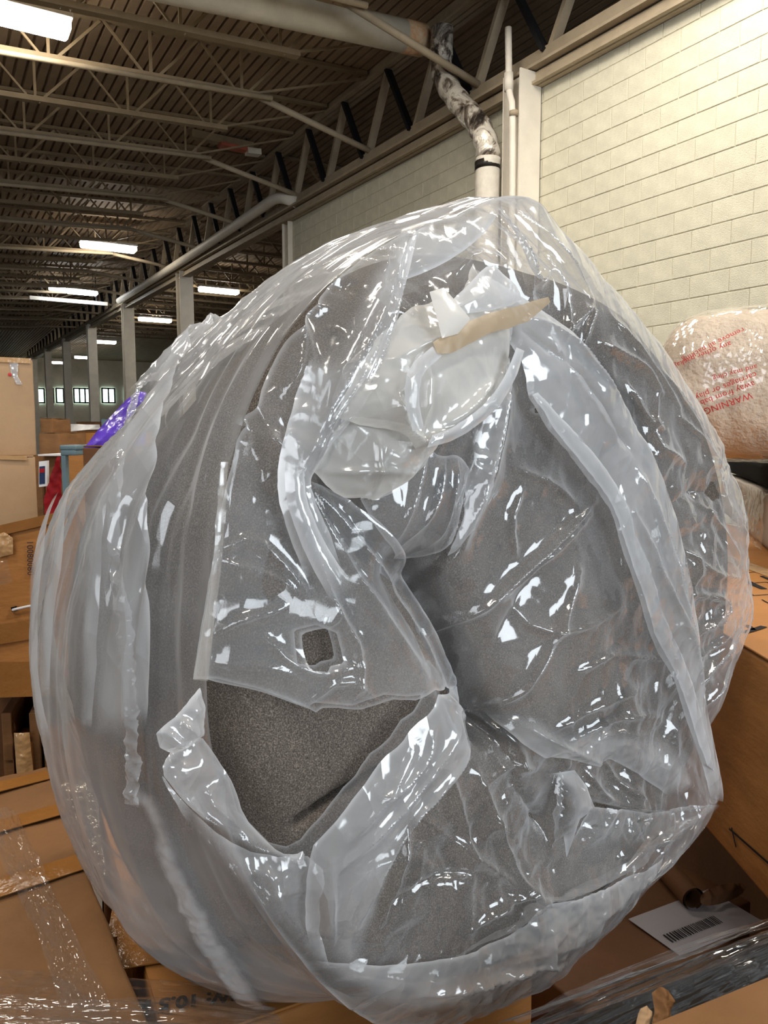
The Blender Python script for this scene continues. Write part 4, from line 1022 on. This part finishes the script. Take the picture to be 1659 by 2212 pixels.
# -- wide taped cartons at the lower left
ZC = 1.00
c0 = on_z(100, 1656, ZC); c1 = on_z(219, 1900, ZC); c2 = on_z(298, 2150, ZC)
cd_ = (c2 - c0).normalized(); cl_ = Vector((cd_.y, -cd_.x, 0))
if cl_.dot(R_AX) > 0: cl_ = -cl_
cw = .21
bxc = thing('cardboard_box', 'dark taped cardboard box in the lower left corner, edge towards the roll', 'box', c0 + cd_ * .4 + cl_ * .1 - UP * (ZC - .14))
solid_box('body', c0 - UP * (ZC - .15), cd_ * .98, cl_ * cw, UP * (ZC - .15), M['cardboard'], bxc, .003, 8, .006, 21)
for k_, wd in ((.06, .05), (.24, .05), (.46, .055)):
    strip('tape', c0 + cd_ * k_ + cl_ * .002, c0 + cd_ * (k_ + .02) + cl_ * (cw - .004), wd, UP, M['tape'], bxc, .0015, .0055)
bxd = thing('cardboard_box', 'dark taped cardboard box cut off by the left edge at the bottom', 'box', c0 + cd_ * .4 + cl_ * .5 - UP * (ZC - .14))
solid_box('body', c0 + cl_ * (cw + .015) - UP * (ZC - .15), cd_ * .98, cl_ * .55, UP * (ZC - .165), M['cardboard'], bxd, .003, 8, .006, 22)
for k_, wd in ((.16, .05), (.40, .055)):
    strip('tape', c0 + cd_ * k_ + cl_ * (cw + .018), c0 + cd_ * (k_ + .05) + cl_ * (cw + .5), wd, UP, M['tape'], bxd, .0015, -.0095)
# pallet boards under these stacks
pal = thing('pallet', 'wooden pallet under the cartons at the lower left', 'pallet', c0 + cd_ * .4 + cl_ * .1 - UP * ZC)
M['wood'] = principled('pallet_wood', srgb(150, 118, 80), .8, .15, 6, .2, 30, stretch=(1, 8, 8))
for k in range(5): MB().frame(c0 + cl_ * .9 - cl_ * .25 * k * .0 - UP * (ZC - .10) + cd_ * (.0 + .21 * k), cd_ * .12, -cl_ * 1.6, UP * .045).build('deck_board', M['wood'], pal)
for k in range(3): MB().frame(c0 + cl_ * (.88 - .70 * k) - UP * ZC - cd_ * .0, cd_ * .98, -cl_ * .10, UP * .10).build('stringer', M['wood'], pal)

# -- orange carton with a stencilled number at the left edge
q0 = at(-150, 1172, 1.92); q1 = at(150, 1100, 2.02); qd = at(-150, 1535, 1.92)
oo, ex_, bk, up_ = by_pts(q0, q1, qd, .30)
bxo = thing('cardboard_box', 'orange-brown carton with crumpled tape along its top edge and a stencilled number', 'box', oo + ex_ / 2 + bk / 2)
solid_box('body', oo, ex_, bk, up_, M['cardboard_orange'], bxo, .003, 8, .006, 31)
nfront = -bk.normalized()
e1, eu_ = ex_.normalized(), up_.normalized()
def on_face(px, py, P, n, off=.004): return on_plane(px, py, P + n * off, n)
fz = lambda px, py, off=.004: on_face(px, py, q0, nfront, off)
strip('top_tape', fz(-60, 1160), fz(125, 1117), .026, nfront, M['tape'], bxo, .003, .001)
strip('tape', fz(-60, 1380), fz(125, 1350), .05, nfront, M['tape'], bxo, .0015, .001)
strip('tape', fz(-60, 1470), fz(125, 1465), .09, nfront, M['tape'], bxo, .0015, .0015)
# crumpled tape end
S_f = lambda P2: ((np.array(fz(-10, 1180, .006)) + P2[:, :1] * np.array(e1) + P2[:, 1:2] * np.array(eu_)), np.repeat(np.array(nfront)[None], len(P2), 0))
sheet('tape_crumple', [(0, -.03), (.035, -.03), (.045, .01), (.03, .03), (0, .025)], S_f, M['tape_clear'], lift=.003, puff=.004, pw=.008, step=.003, amp=.006, freq=40, parent=bxo)
sheet('clear_tape', [(-.03, -.10), (.016, -.10), (.018, -.04), (-.03, -.04)], S_f, M['wrap'], lift=.004, step=.004, amp=.003, freq=20, parent=bxo)
text_on('10080080', fz(58, 1168, .006), fz(60, 1247, .006) - fz(58, 1168, .006), e1, .0215, M['ink_grey'], bxo)
sp = MB().tube([fz(27, 1318, .010), fz(34, 1316, .014), fz(60, 1310, .012), fz(100, 1304, .012)], .0035, 8).build('strap', M['paper'], bxo, True)
solid_box('torn_slot', fz(26, 1322, .0045), e1 * .014, eu_ * .012, nfront * .002, M['black'], bxo, 0, 0, .0005)
# -- carton with upright partitions below it
r0 = at(-150, 1548, 1.97); r1 = at(190, 1543, 2.07); rd = at(-150, 1900, 1.56)
oo2, ex2, bk2, up2 = by_pts(r0, r1, Vector((r0.x, r0.y, .0)), .34)
bxp = thing('partition_carton', 'open cardboard bin with upright partitions and shiny brown tape under the orange carton', 'box', oo2 + ex2 / 2 + bk2 / 2)
n2 = -bk2.normalized(); e2 = ex2.normalized()
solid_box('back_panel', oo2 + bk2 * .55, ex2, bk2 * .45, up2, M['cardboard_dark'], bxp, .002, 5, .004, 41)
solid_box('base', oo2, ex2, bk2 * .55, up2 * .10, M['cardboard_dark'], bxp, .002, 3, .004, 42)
pf = lambda px, py, off=0: on_plane(px, py, r0 + n2 * off, n2)
for xa, xb, ya, yb in [(8, 30, 1540, 1650), (70, 92, 1540, 1700)]:
    p_, q_ = pf(xa, yb), pf(xb, yb); h_ = (pf(xa, ya) - p_).length
    MB().frame(p_ - UP * .0, e2 * (q_ - p_).length, bk2 * .55, UP * h_).build('partition', M['cardboard'], bxp, bevel=.002)
    MB().frame(p_ - UP * .75, e2 * (q_ - p_).length, bk2 * .5, UP * .76).build('partition_foot', M['cardboard'], bxp)
p_ = pf(40, 1700, .01)
S_t = lambda P2: (np.array(p_) + P2[:, :1] * np.array(e2) + P2[:, 1:2] * np.array(UP) , np.repeat(np.array(n2)[None], len(P2), 0))
sheet('shiny_tape', [(0, -.08), (.045, -.10), (.034, .15), (-.004, .15)], S_t, M['tape_clear'], lift=.004, puff=.010, pw=.012, step=.003, amp=.006, freq=30, parent=bxp)
MB().frame(pf(38, 1720) - UP * .7, e2 * .045, bk2 * .3, UP * .85).build('post_board', M['cardboard_orange'], bxp, bevel=.002)
MB().frame(pf(100, 1720) - UP * .7, e2 * .09, bk2 * .3, UP * .86).build('post_board', M['cardboard'], bxp, bevel=.002)
MB().tube([pf(107, 1560, .012), pf(104, 1600, .014), pf(108, 1720, .012)], .004, 8).build('dark_cord', M['dark_steel'], bxp, True)
# silvery stretch wrap in the gap between the bin and the roll
g0, g1, g2_, g3 = at(100, 1700, 1.72), at(195, 1680, 1.72), at(150, 1890, 1.56), at(232, 1890, 1.56)
def patch(a, b, c, d):
    """bilinear patch a-b (lower edge) to c-d (upper edge) measured in metres"""
    a, b, c, d = (np.array(q) for q in (a, b, c, d)); lu = np.linalg.norm(b - a); lv = np.linalg.norm(c - a)
    nn = np.cross(b - a, c - a); nn /= np.linalg.norm(nn)
    if nn @ (a - CN) > 0: nn = -nn
    def S(P2):
        u, v = P2[:, :1] / lu, P2[:, 1:2] / lv
        return (a * (1 - u) + b * u) * (1 - v) + (c * (1 - u) + d * u) * v, np.repeat(nn[None], len(P2), 0)
    return S, lu, lv
M['silver_wrap'] = principled('silver_wrap', srgb(150, 140, 122), .15, .25, 14, .6, 22, spec=.8, metal=.4)
S, lu, lv = patch(g2_, g3, g0, g1)
gw = sheet('wrapped_bundle', [(0, 0), (lu, 0), (lu, lv), (0, lv)], S, M['silver_wrap'], lift=0, step=.003, amp=.010, freq=14, aniso=(1, 2.2), rot=.4)
gw.parent = None; gw.matrix_parent_inverse.identity(); tag(gw, 'silvery crumpled stretch wrap in the gap between the brown bin and the roll', 'wrap')

# -- tall carton stack further back on the left
s1 = at(70, 778, 2.75); vr = ray(58, 937); vr.z = 0; vr.normalize(); vx = Vector((vr.y, -vr.x, 0))
s0 = s1 - vx * .55; ex3 = vx * .55; bk3 = vr * .5; up3 = UP * (s1.z - at(70, 985, 2.75).z); oo3 = s0 - up3
carton('tall pale carton at the top of the stack by the left edge', oo3, ex3, bk3, up3, 'cardboard_pale', 'tall carton stack', True, None, .002)
tA = bpy.data.objects[[o for o in bpy.data.objects.keys() if o.startswith('cardboard_box')][-1]]
n3 = -bk3.normalized(); fz3 = lambda px, py, off=.004: on_face(px, py, s0, n3, off)
S_f3 = lambda P2: ((np.array(fz3(22, 830, .004)) + P2[:, :1] * np.array(ex3.normalized()) + P2[:, 1:2] * np.array(up3.normalized())), np.repeat(np.array(n3)[None], len(P2), 0))
top_box = [o for o in bpy.data.objects if o.get('label') == 'tall pale carton at the top of the stack by the left edge'][0]
sheet('clear_tape', [(0, .085), (.03, .085), (.025, .03), (.04, .0), (.02, .0), (.004, .04)], S_f3, M['film_milky'], lift=.001, step=.004, amp=.003, freq=30, parent=top_box)
strip('edge_tape', fz3(-100, 772), fz3(66, 780), .018, n3, M['tape_clear'], top_box, .002, .001)
solid_box('red_mark', fz3(18, 812, .004), ex3.normalized() * .010, up3.normalized() * .010, n3 * .001, M['ink_red'], top_box, 0, 0, .0003)
low = carton('pale carton under the tall one in the stack by the left edge', Vector((oo3.x, oo3.y, 0)) - bk3.normalized() * .03, ex3 * .985, bk3 * .9, UP * (oo3.z - .005), 'cardboard_pale', 'tall carton stack', True, None, .002)
strip('edge_tape', on_face(-100, 984, s0 - bk3.normalized() * .03, n3), on_face(58, 990, s0 - bk3.normalized() * .03, n3), .015, n3, M['tape_clear'], low, .002, .001)

# -- clutter in the middle distance on the left
def far_box(label, xa, xb, ya, yb, d, mat, back=.5, floor=True, group='cartons in the middle distance', tape=None):
    a = at(xa, ya, d); b = at(xb, ya, d); dn = at(xa, yb, d)
    ex = (b - a); ex.z = 0; bk = Vector((-ex.y, ex.x, 0)).normalized() * back
    if bk.dot(F_H) < 0: bk = -bk
    z0 = 0 if floor else dn.z
    return carton(label, Vector((a.x, a.y, z0)), ex, bk, UP * (a.z - z0), mat, group, True, tape, .004, cuts=3)
far_box('big brown carton far left below the white shelf line', 70, 135, 984, 1200, 6.0, 'cardboard', 1.0)
far_box('brown carton right of the red cloth in the middle distance', 136, 215, 975, 1200, 5.6, 'cardboard_orange', .9)
far_box('brown carton behind, under the white film', 128, 262, 934, 1100, 7.4, 'cardboard_orange', 1.0)
far_box('small carton beside the tall stack in the middle distance', 84, 128, 936, 982, 6.6, 'cardboard', .6, True)
far_box('tiny open carton on top beside the tall stack, before the windows', 86, 112, 905, 935, 6.8, 'cardboard', .4, False, tape='tape')
far_box('distant carton right of the third column', 165, 250, 912, 1000, 12, 'cardboard_dark', 1.0)
far_box('distant dark carton between third column and purple plastic', 218, 232, 906, 940, 9.0, 'blue_grey', .4)
wf = at(124, 918, 7.38), at(216, 918, 7.38)
S, lu, lv = patch(at(124, 936, 7.36), at(218, 930, 7.36), at(124, 916, 7.36), at(218, 918, 7.36))
o = sheet('white_film', [(0, 0), (lu, .02), (lu, lv), (0, lv)], S, M['white_film'], lift=.02, step=.02, amp=.02, freq=6); o.parent = None; o.matrix_parent_inverse.identity(); tag(o, 'strip of white plastic film over the cartons in the middle distance', 'plastic film')
o = MB().frame(at(82, 985, 5.9), at(133, 985, 5.9) - at(82, 985, 5.9), F_H * .4, UP * .012).build('white_shelf', M['paper']); tag(o, 'thin white board lying on the big brown carton', 'board')
tt = thing('storage_tote', 'blue-grey plastic tote lid end among the far cartons', 'tote', at(146, 985, 5.2))
a = at(128, 984, 5.2); ex = at(166, 984, 5.2) - a
solid_box('lid', a + UP * .035, ex, F_H * .3, UP * .035, M['blue_grey'], tt, .001, 2, .01); solid_box('bin', a + ex * .06, ex * .88, F_H * .28, UP * .036, M['blue_grey'], tt, .001, 2, .006)
MB().frame(Vector((a.x, a.y, 0)) + ex * .1, ex * .25, F_H * .05, UP * a.z).build('post', M['blue_grey'], tt)
S, lu, lv = patch(at(92, 1076, 5.4) * 1 - UP * 1.28, at(133, 1078, 5.4) - UP * 1.28, at(92, 990, 5.4), at(134, 986, 5.4))
o = sheet('red_cloth', [(0, 0), (lu, 0), (lu, lv), (lu * .8, lv), (lu * .05, lv * .82)], S, M['red'], lift=.02, step=.012, amp=.02, freq=8); o.parent = None; o.matrix_parent_inverse.identity(); tag(o, 'dark red cloth hanging in front of the far brown carton', 'cloth')
pn = thing('framed_panel', 'small white framed panel with a navy print beside the red cloth', 'sign', at(95, 1050, 5.45))
a = at(84, 1052, 5.45); ex = at(102, 1050, 5.45) - a; MB().frame(Vector((a.x, a.y, 0)) + ex * .4, ex * .2, F_H * .03, UP * a.z).build('stand', M['cardboard_dark'], pn); upv = at(84, 997, 5.45) - a
MB().frame(a, ex, upv, F_H * .03).build('frame', M['paper'], pn); MB().frame(a + ex * .08 + upv * .1 - F_H * .004, ex * .66, upv * .7, F_H * .004).build('print', M['navy'], pn); MB().frame(a + ex * .1 + upv * .55 - F_H * .006, ex * .62, upv * .16, F_H * .003).build('red_band', M['red'], pn)
# purple plastic behind the roll
S, lu, lv = patch(at(180, 985, 2.40), at(300, 985, 2.46), at(262, 850, 2.46), at(330, 850, 2.50))
o = sheet('purple_plastic', chaikin([(lu * -.1, 0), (lu * 1.1, .0), (lu * 1.0, lv * .6), (lu * .9, lv * 1.0), (lu * .35, lv * 1.02), (lu * .0, lv * .5)], True, 1), S, M['purple'], lift=.01, puff=.03, pw=.03, step=.005, amp=.012, freq=9); o.parent = None; o.matrix_parent_inverse.identity(); tag(o, 'crumpled purple plastic peeping over the left shoulder of the bag', 'plastic film')
far_box('carton under the purple plastic behind the roll', 180, 420, 968, 1200, 2.30, 'cardboard_dark', .3, True, None)

# -- right side: big lettered box
ZT = 1.34
fa, fb_ = on_z(1560, 1372, ZT), on_z(1760, 1490, ZT); e4 = (fb_ - fa).normalized(); b4 = Vector((-e4.y, e4.x, 0)); b4 = b4 if b4.dot(R_AX) > 0 else -b4
f0 = fa - e4 * 1.95; ex4 = fb_ + e4 * .12 - f0; bk4 = b4 * .85; up4 = UP * .43; oo4 = f0 - up4
bxr = thing('cardboard_box', 'big brown carton right of the bag with black outlined lettering on top', 'box', oo4 + ex4 / 2 + bk4 / 2)
solid_box('body', oo4, ex4, bk4, up4, M['cardboard_orange'], bxr, .003, 9, .008, 51)
nt_ = up4.normalized()
MB().frame(f0 + nt_ * .002, ex4 * .998, bk4 * .498, nt_ * .004).build('flap', M['cardboard_orange'], bxr, bevel=.001)
MB().frame(f0 + bk4 * .502 + nt_ * .002, ex4 * .998, bk4 * .498, nt_ * .004).build('flap', M['cardboard_orange'], bxr, bevel=.001)
strip('tape', f0 + bk4 * .5, f0 + bk4 * .5 + ex4, .06, nt_, M['tape_clear'], bxr, .0015, .0065)
ft = lambda px, py, off=.0075: on_plane(px, py, f0 + nt_ * off, nt_)
def stroke(pts, w, closed=False, name='lettering'):
    pts = [ft(*p) for p in pts]; mb = MB()
    for a, b in zip(pts[:-1], pts[1:]):
        mb.bar(a, b, w, .0006, nt_)
    return mb.build(name, M['ink'], bxr)
stroke([(1612, 1237), (1648, 1234), (1659, 1239), (1690, 1252)], .003); stroke([(1618, 1260), (1655, 1257), (1690, 1268)], .003); stroke([(1608, 1274), (1628, 1286), (1690, 1282)], .003); stroke([(1646, 1295), (1659, 1302), (1690, 1296)], .003)
stroke([(1616, 1256), (1632, 1264), (1650, 1272)], .018); stroke([(1645, 1244), (1668, 1254)], .010); stroke([(1617, 1219), (1632, 1225)], .008)
stroke([(1608, 1366), (1626, 1361), (1650, 1353)], .014); stroke([(1614, 1350), (1628, 1361)], .012)
fb = lambda px, py, off=.003: on_plane(px, py, f0 - b4 * off, -b4)
MB().bar(fb(1575, 1790), fb(1700, 1900), .004, .0006, -b4).build('print_line', M['ink'], bxr); MB().bar(fb(1580, 1788), fb(1590, 1830), .004, .0006, -b4).build('print_line', M['ink'], bxr)
# the carton it stands on, in its shade
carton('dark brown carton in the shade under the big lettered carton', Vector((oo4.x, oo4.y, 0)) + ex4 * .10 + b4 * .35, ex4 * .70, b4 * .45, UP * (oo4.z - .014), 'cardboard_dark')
# -- wrapped white bale with the printed warning
def bale():
    t = thing('wrapped_bale', 'white fibre bale in clear film with red warning print at the right edge', 'bale', at(1640, 1010, 2.2))
    a = at(1500, 836, 2.80); b = a + ((at(1980, 850, 2.50) - a) - UP * (at(1980, 850, 2.50) - a).z); ax_ = (b - a); L_ = ax_.length; ax_.normalize()
    bk_ = ax_.cross(UP).normalized(); bk_ = bk_ if bk_.dot(F_H) > 0 else -bk_; up_ = bk_.cross(ax_); up_ = up_ if up_.z > 0 else -up_
    def surf(off, amp, sd, nx=90, nt=80):
        V = []
        for i in range(nx):
            x = i / (nx - 1); s = max(0.0, 1 - abs(2 * x - 1) ** 5) ** .4
            for j in range(nt):
                q = 2 * PI * j / nt; c, s2 = math.cos(q), math.sin(q)
                cx = math.copysign(abs(c) ** .75, c); sy = math.copysign(abs(s2) ** .75, s2)
                V.append(np.array(a + ax_ * (x * L_ * 1.15 - .12) + (bk_ * cx * .29 + up_ * sy * .255) * s) * 1.0)
        V = np.array(V); ctr = V.reshape(nx, nt, 3).mean(1, keepdims=True); d = V.reshape(nx, nt, 3) - ctr; d = (d / (np.linalg.norm(d, axis=2, keepdims=True) + 1e-9)).reshape(-1, 3)
        V = V + d * (off + amp * crumple(V, 7, sd) + amp * .5 * facets(np.c_[V @ np.array(ax_), V[:, 2], V[:, 0] * 0], 16, sd))[:, None]
        I = np.arange(nx * nt).reshape(nx, nt); Q = np.stack([I[:-1], I[1:], np.roll(I[1:], -1, 1), np.roll(I[:-1], -1, 1)], -1).reshape(-1, 4)
        return V, Q
    V, Q = surf(0, .010, 5); obj('fibre', mesh_np('fibre', V, Q), M['fluff'], t)
    V, Q = surf(.012, .010, 9); obj('clear_film', mesh_np('clear_film', V, Q), M['wrap'], t)
    fb_ = BVHTree.FromPolygons([tuple(p) for p in V], [tuple(int(i) for i in f) for f in Q])
    # the print sits on the film, upside down
    nf = -bk_ * .92 + up_ * .38; P0_ = a - bk_ * .262 + up_ * .0
    def line(txt, x0, y0, x1, y1, size, rise):
        n_ = (-bk_ + up_ * rise).normalized(); pl = a - bk_ * (.33 - rise * .02) + up_ * rise * .05
        A, B = on_plane(x0, y0, pl, n_), on_plane(x1, y1, pl, n_)
        w_ = text_on(txt, A, B - A, (on_plane(x0, y0 + 20, pl, n_) - A), size, M['ink_red'], t, 'warning_text')
        mw = w_.matrix_basis; bm = bmesh.new(); bm.from_mesh(w_.data)
        bmesh.ops.triangulate(bm, faces=list(bm.faces)); gone = []
        for v in bm.verts:
            wp_ = mw @ v.co; h = fb_.ray_cast(wp_ - bk_ * .6, bk_)
            if h[0] is None: gone.append(v)
            else: v.co = mw.inverted() @ (h[0] - bk_ * .003)
        bmesh.ops.delete(bm, geom=gone, context='VERTS')
        long_ = [f for f in bm.faces if max(e.calc_length() for e in f.edges) > .05]
        bmesh.ops.delete(bm, geom=long_, context='FACES')
        bm.to_mesh(w_.data); bm.free()
    line('WARNING: To avoid', 1622, 846, 1500, 888, .030, .12)
    line('away from babies and', 1628, 822, 1500, 868, .027, .14)
    line('carriages or playpens. This', 1632, 802, 1490, 856, .027, .16)
    line('and may cling', 1634, 786, 1560, 806, .023, .18)
    line('remove all packing', 1605, 708, 1478, 770, .026, .45)
    line('any other package', 1578, 738, 1478, 775, .026, .42)
    return t
bale()
j0 = on_z(1590, 1135, ZT + .006); j1 = on_z(1720, 1245, ZT + .006); je = (j1 - j0).normalized(); jb = Vector((-je.y, je.x, 0)); jb = jb if jb.dot(R_AX) > 0 else -jb
wp = thing('wrapped_pack', 'grey film-wrapped pack on the big carton at the right edge', 'pack', j0)
M['pack'] = principled('pack_paper', srgb(170, 158, 146), .6, .06, 6, .2, 20)
zj = at(1640, 1062, 2.75).z
solid_box('pack_body', j0 - je * .6, je * 1.8, jb * .42, UP * (zj - ZT - .006), M['pack'], wp, .004, 8, .02)
S, lu, lv = patch(j0 - jb * .012 - je * .1, j0 + je * .75 - jb * .012, j0 - jb * .012 - je * .1 + UP * (zj - ZT), j0 + je * .75 - jb * .012 + UP * (zj - ZT))
sheet('pack_film', [(0, 0), (lu, 0), (lu, lv), (0, lv)], S, M['wrap'], lift=.0, step=.005, amp=.010, freq=12, parent=wp)
bk = thing('black_cuboid', 'flat black bundle under the white bale at the right edge', 'cuboid', j0 + UP * (zj - ZT))
zk = at(1640, 1003, 2.75).z
solid_box('cuboid', j0 - je * .6 + jb * .02 + UP * (zj - ZT + .004), je * 1.8, jb * .40, UP * (zk - zj - .012), M['black'], bk, .003, 6, .015, 77)  # plain black flat box between the pack and the bale
solid_box('top_layer', j0 - je * .0 + jb * .06 + UP * (zk - ZT - .004), je * 1.1, jb * .30, UP * .008, M['black'], bk, .001, 3, .002, 78)

# -- lower right: shaded carton with label, paper tube, black wrapped load
ZK = .52
ka = on_z(1230, 2120, ZK); 
kx = on_z(1800, 1900, ZK); 
kd = thing('cardboard_box', 'shaded brown carton with a white barcode label at the lower right', 'box', Vector((ka.x, ka.y, 0)))
xdir = XD; yb_ = YD
o_k = on_z(1330, 2120, ZK) - yb_ * .02 - xdir * .12
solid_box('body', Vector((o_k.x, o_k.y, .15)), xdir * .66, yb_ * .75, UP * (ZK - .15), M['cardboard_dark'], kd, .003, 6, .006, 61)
l0, l1, l2 = on_z(1357, 1986, ZK + .006), on_z(1425, 2034, ZK + .006), on_z(1475, 1942, ZK + .006)
MB().frame(l0, l1 - l0 + (l1 - l0) * .6, l2 - l0 + (l2 - l0) * .5, UP * .0012).build('label', M['shaded_label_paper'], kd)
la, lb2 = on_z(1432, 2020, ZK + .009), on_z(1510, 1990, ZK + .009); mb = MB(); dv = (lb2 - la); pv = Vector((-dv.y, dv.x, 0)).normalized() * .03
rnd = random.Random(5); x = 0.0
while x < 1.4:
    w = rnd.choice((.02, .03, .05)); p = la + dv * x; mb.frame(p, dv * w * .7, -pv, UP * .0006); x += w + rnd.choice((.02, .03))
mb.build('barcode', M['ink'], kd)
pt = thing('cardboard_tube', 'rolled cardboard tube end lying in the shade beside the label', 'tube', on_z(1500, 1960, ZK + .03))
t0, t1 = on_z(1498, 1942, ZK + .035), on_z(1380, 1815, ZK + .035)
MB().tube([t0, t1 + (t1 - t0) * .5], .030, 20, False).build('outer_wall', M['cardboard_dark'], pt, True); MB().tube([t0, t1 + (t1 - t0) * .5], .024, 20, False).build('inner_wall', M['cardboard_dark'], pt, True)
pk = thing('paper_wad', 'crumpled paper wad beside the cardboard tube in the dark', 'paper', on_z(1560, 1950, ZK + .02))
S, lu, lv = patch(on_z(1515, 1965, ZK + .02), on_z(1610, 1935, ZK + .02), on_z(1510, 1925, ZK + .05), on_z(1600, 1900, ZK + .05))
sheet('wad', chaikin([(0, 0), (lu, 0), (lu, lv), (0, lv)], True, 2), S, M['cardboard_dark'], lift=0, puff=.02, pw=.03, step=.004, amp=.02, freq=16, parent=pk)

# black wrapped load across the lower right with its streaky stretch wrap
ZL = .93
load = thing('wrapped_load', 'black load wound in shiny streaky stretch wrap at the lower right corner', 'wrapped goods', on_z(1500, 2100, ZL))
w0, w1 = at(1050, 2260, .92), at(1720, 2015, 1.02); wl, wr_ = at(1230, 2400, .82), at(1760, 2130, .86)
S, lu, lv = patch(wl, wr_, w0, w1)
M['load'] = principled('black_film', srgb(16, 14, 15), .6, .2, 10, .4, 20, spec=.15)
exl = w1 - w0; fwd_ = (wl - w0)
solid_box('goods', w0 - UP * .05 - exl * .1, exl * 1.15, fwd_ * 1.2, UP * -.5, M['load'], load, .006, 8, .02, 71)
def dome(P2, bd): return .035 * np.sin(np.clip(P2[:, 1] / lv, 0, 1) * PI) ** .7
rect = [(0, 0), (lu, 0), (lu, lv), (0, lv)]
sheet('dark_film', rect, S, M['load'], lift=-.012, step=.006, amp=.004, freq=6, aniso=(.4, 2), free=dome, parent=load)
sheet('wrap_layer', rect, S, M['wrap_dark'], lift=.006, step=.0020, amp=.0105, freq=13, aniso=(.22, 4.0), rot=.04, free=dome, parent=load, fac=.5)
sheet('wrap_band', ribbon_poly([(lu * .05, lv * .80), (lu * .4, lv * .92), (lu * .75, lv * 1.0), (lu * .98, lv * .98)], [.04, .07, .07, .05]), S, M['wrap_dark'], lift=.022, step=.0020, amp=.009, freq=16, aniso=(.2, 3.4), free=dome, parent=load, fac=.5)
# scrap of torn cardboard standing in front
S, lu2, lv2 = patch(at(1378, 2235, .80), at(1448, 2235, .80), at(1392, 2150, .82), at(1450, 2150, .82))
scp = thing('cardboard_scrap', 'torn curled scrap of tan cardboard sticking up at the bottom edge', 'cardboard scrap', at(1410, 2240, .8))
sheet('torn_piece', [(.012, 0), (.034, .0), (.032, .022), (.036, .030), (.030, .042), (.018, .046), (.010, .040), (.014, .026)], S, M['cardboard'], lift=.002, puff=.006, pw=.008, step=.0016, amp=.006, freq=30, jag=.001, parent=scp)
sheet('torn_piece', [(-.004, 0), (.012, .0), (.013, .022), (.006, .028), (-.002, .024)], S, M['cardboard_pale'], lift=-.004, puff=.006, pw=.006, step=.0016, amp=.005, freq=34, jag=.001, parent=scp)
MB().frame(at(1385, 2300, .81) - UP * .05, at(1445, 2300, .81) - at(1385, 2300, .81), F_H * .02, UP * .07).build('stub', M['board_edge'], scp)
# brown box in the bottom right corner
b0 = at(1480, 2215, .74); b1 = at(1720, 2085, .80)
exb = b1 - b0; exb.z = 0; bkb = Vector((exb.y, -exb.x, 0)).normalized()
if bkb.dot(F_H) > 0: bkb = -bkb
carton('brown carton cut off by the bottom right corner', Vector((b0.x, b0.y, 0)) - exb * .3, exb * 1.6, bkb * .35, UP * (b0.z + .01), 'cardboard')

# -- clear stretch wrap drawn over the cartons at the lower left
S, lu, lv = patch(on_z(-60, 2290, ZC + .03), on_z(640, 2290, ZC + .02), on_z(-60, 2085, ZC + .02), on_z(560, 2135, ZD + .035))
wrp = thing('stretch_wrap', 'clear streaky stretch wrap pulled over the cartons along the bottom left', 'stretch wrap', on_z(200, 2180, ZC))
rect = [(0, 0), (lu, 0), (lu, lv), (0, lv)]
sheet('wrap_layer', rect, S, M['wrap'], lift=.0, step=.0024, amp=.0045, freq=10, aniso=(.25, 3.2), rot=.02, parent=wrp, fac=.4)
sheet('wrap_layer', [(0, 0), (lu, 0), (lu, lv * .55), (lu * .6, lv * .62), (lu * .3, lv * .50), (0, lv * .6)], S, M['wrap'], lift=.012, step=.0022, amp=.007, freq=15, aniso=(.22, 3.0), rot=-.05, parent=wrp, fac=.6)
S, lu, lv = patch(on_z(150, 2200, ZC + .012), on_z(235, 2200, ZC + .012), on_z(-40, 1745, ZC + .012), on_z(30, 1745, ZC + .012))
sheet('wrap_rope', ribbon_poly([(lu * .5, .02), (lu * .55, lv * .3), (lu * .45, lv * .6), (lu * .5, lv * .97)], [.06, .05, .055, .05]), S, M['wrap'], lift=.004, puff=.008, pw=.01, step=.0022, amp=.009, freq=16, aniso=(2.6, .35), parent=wrp)
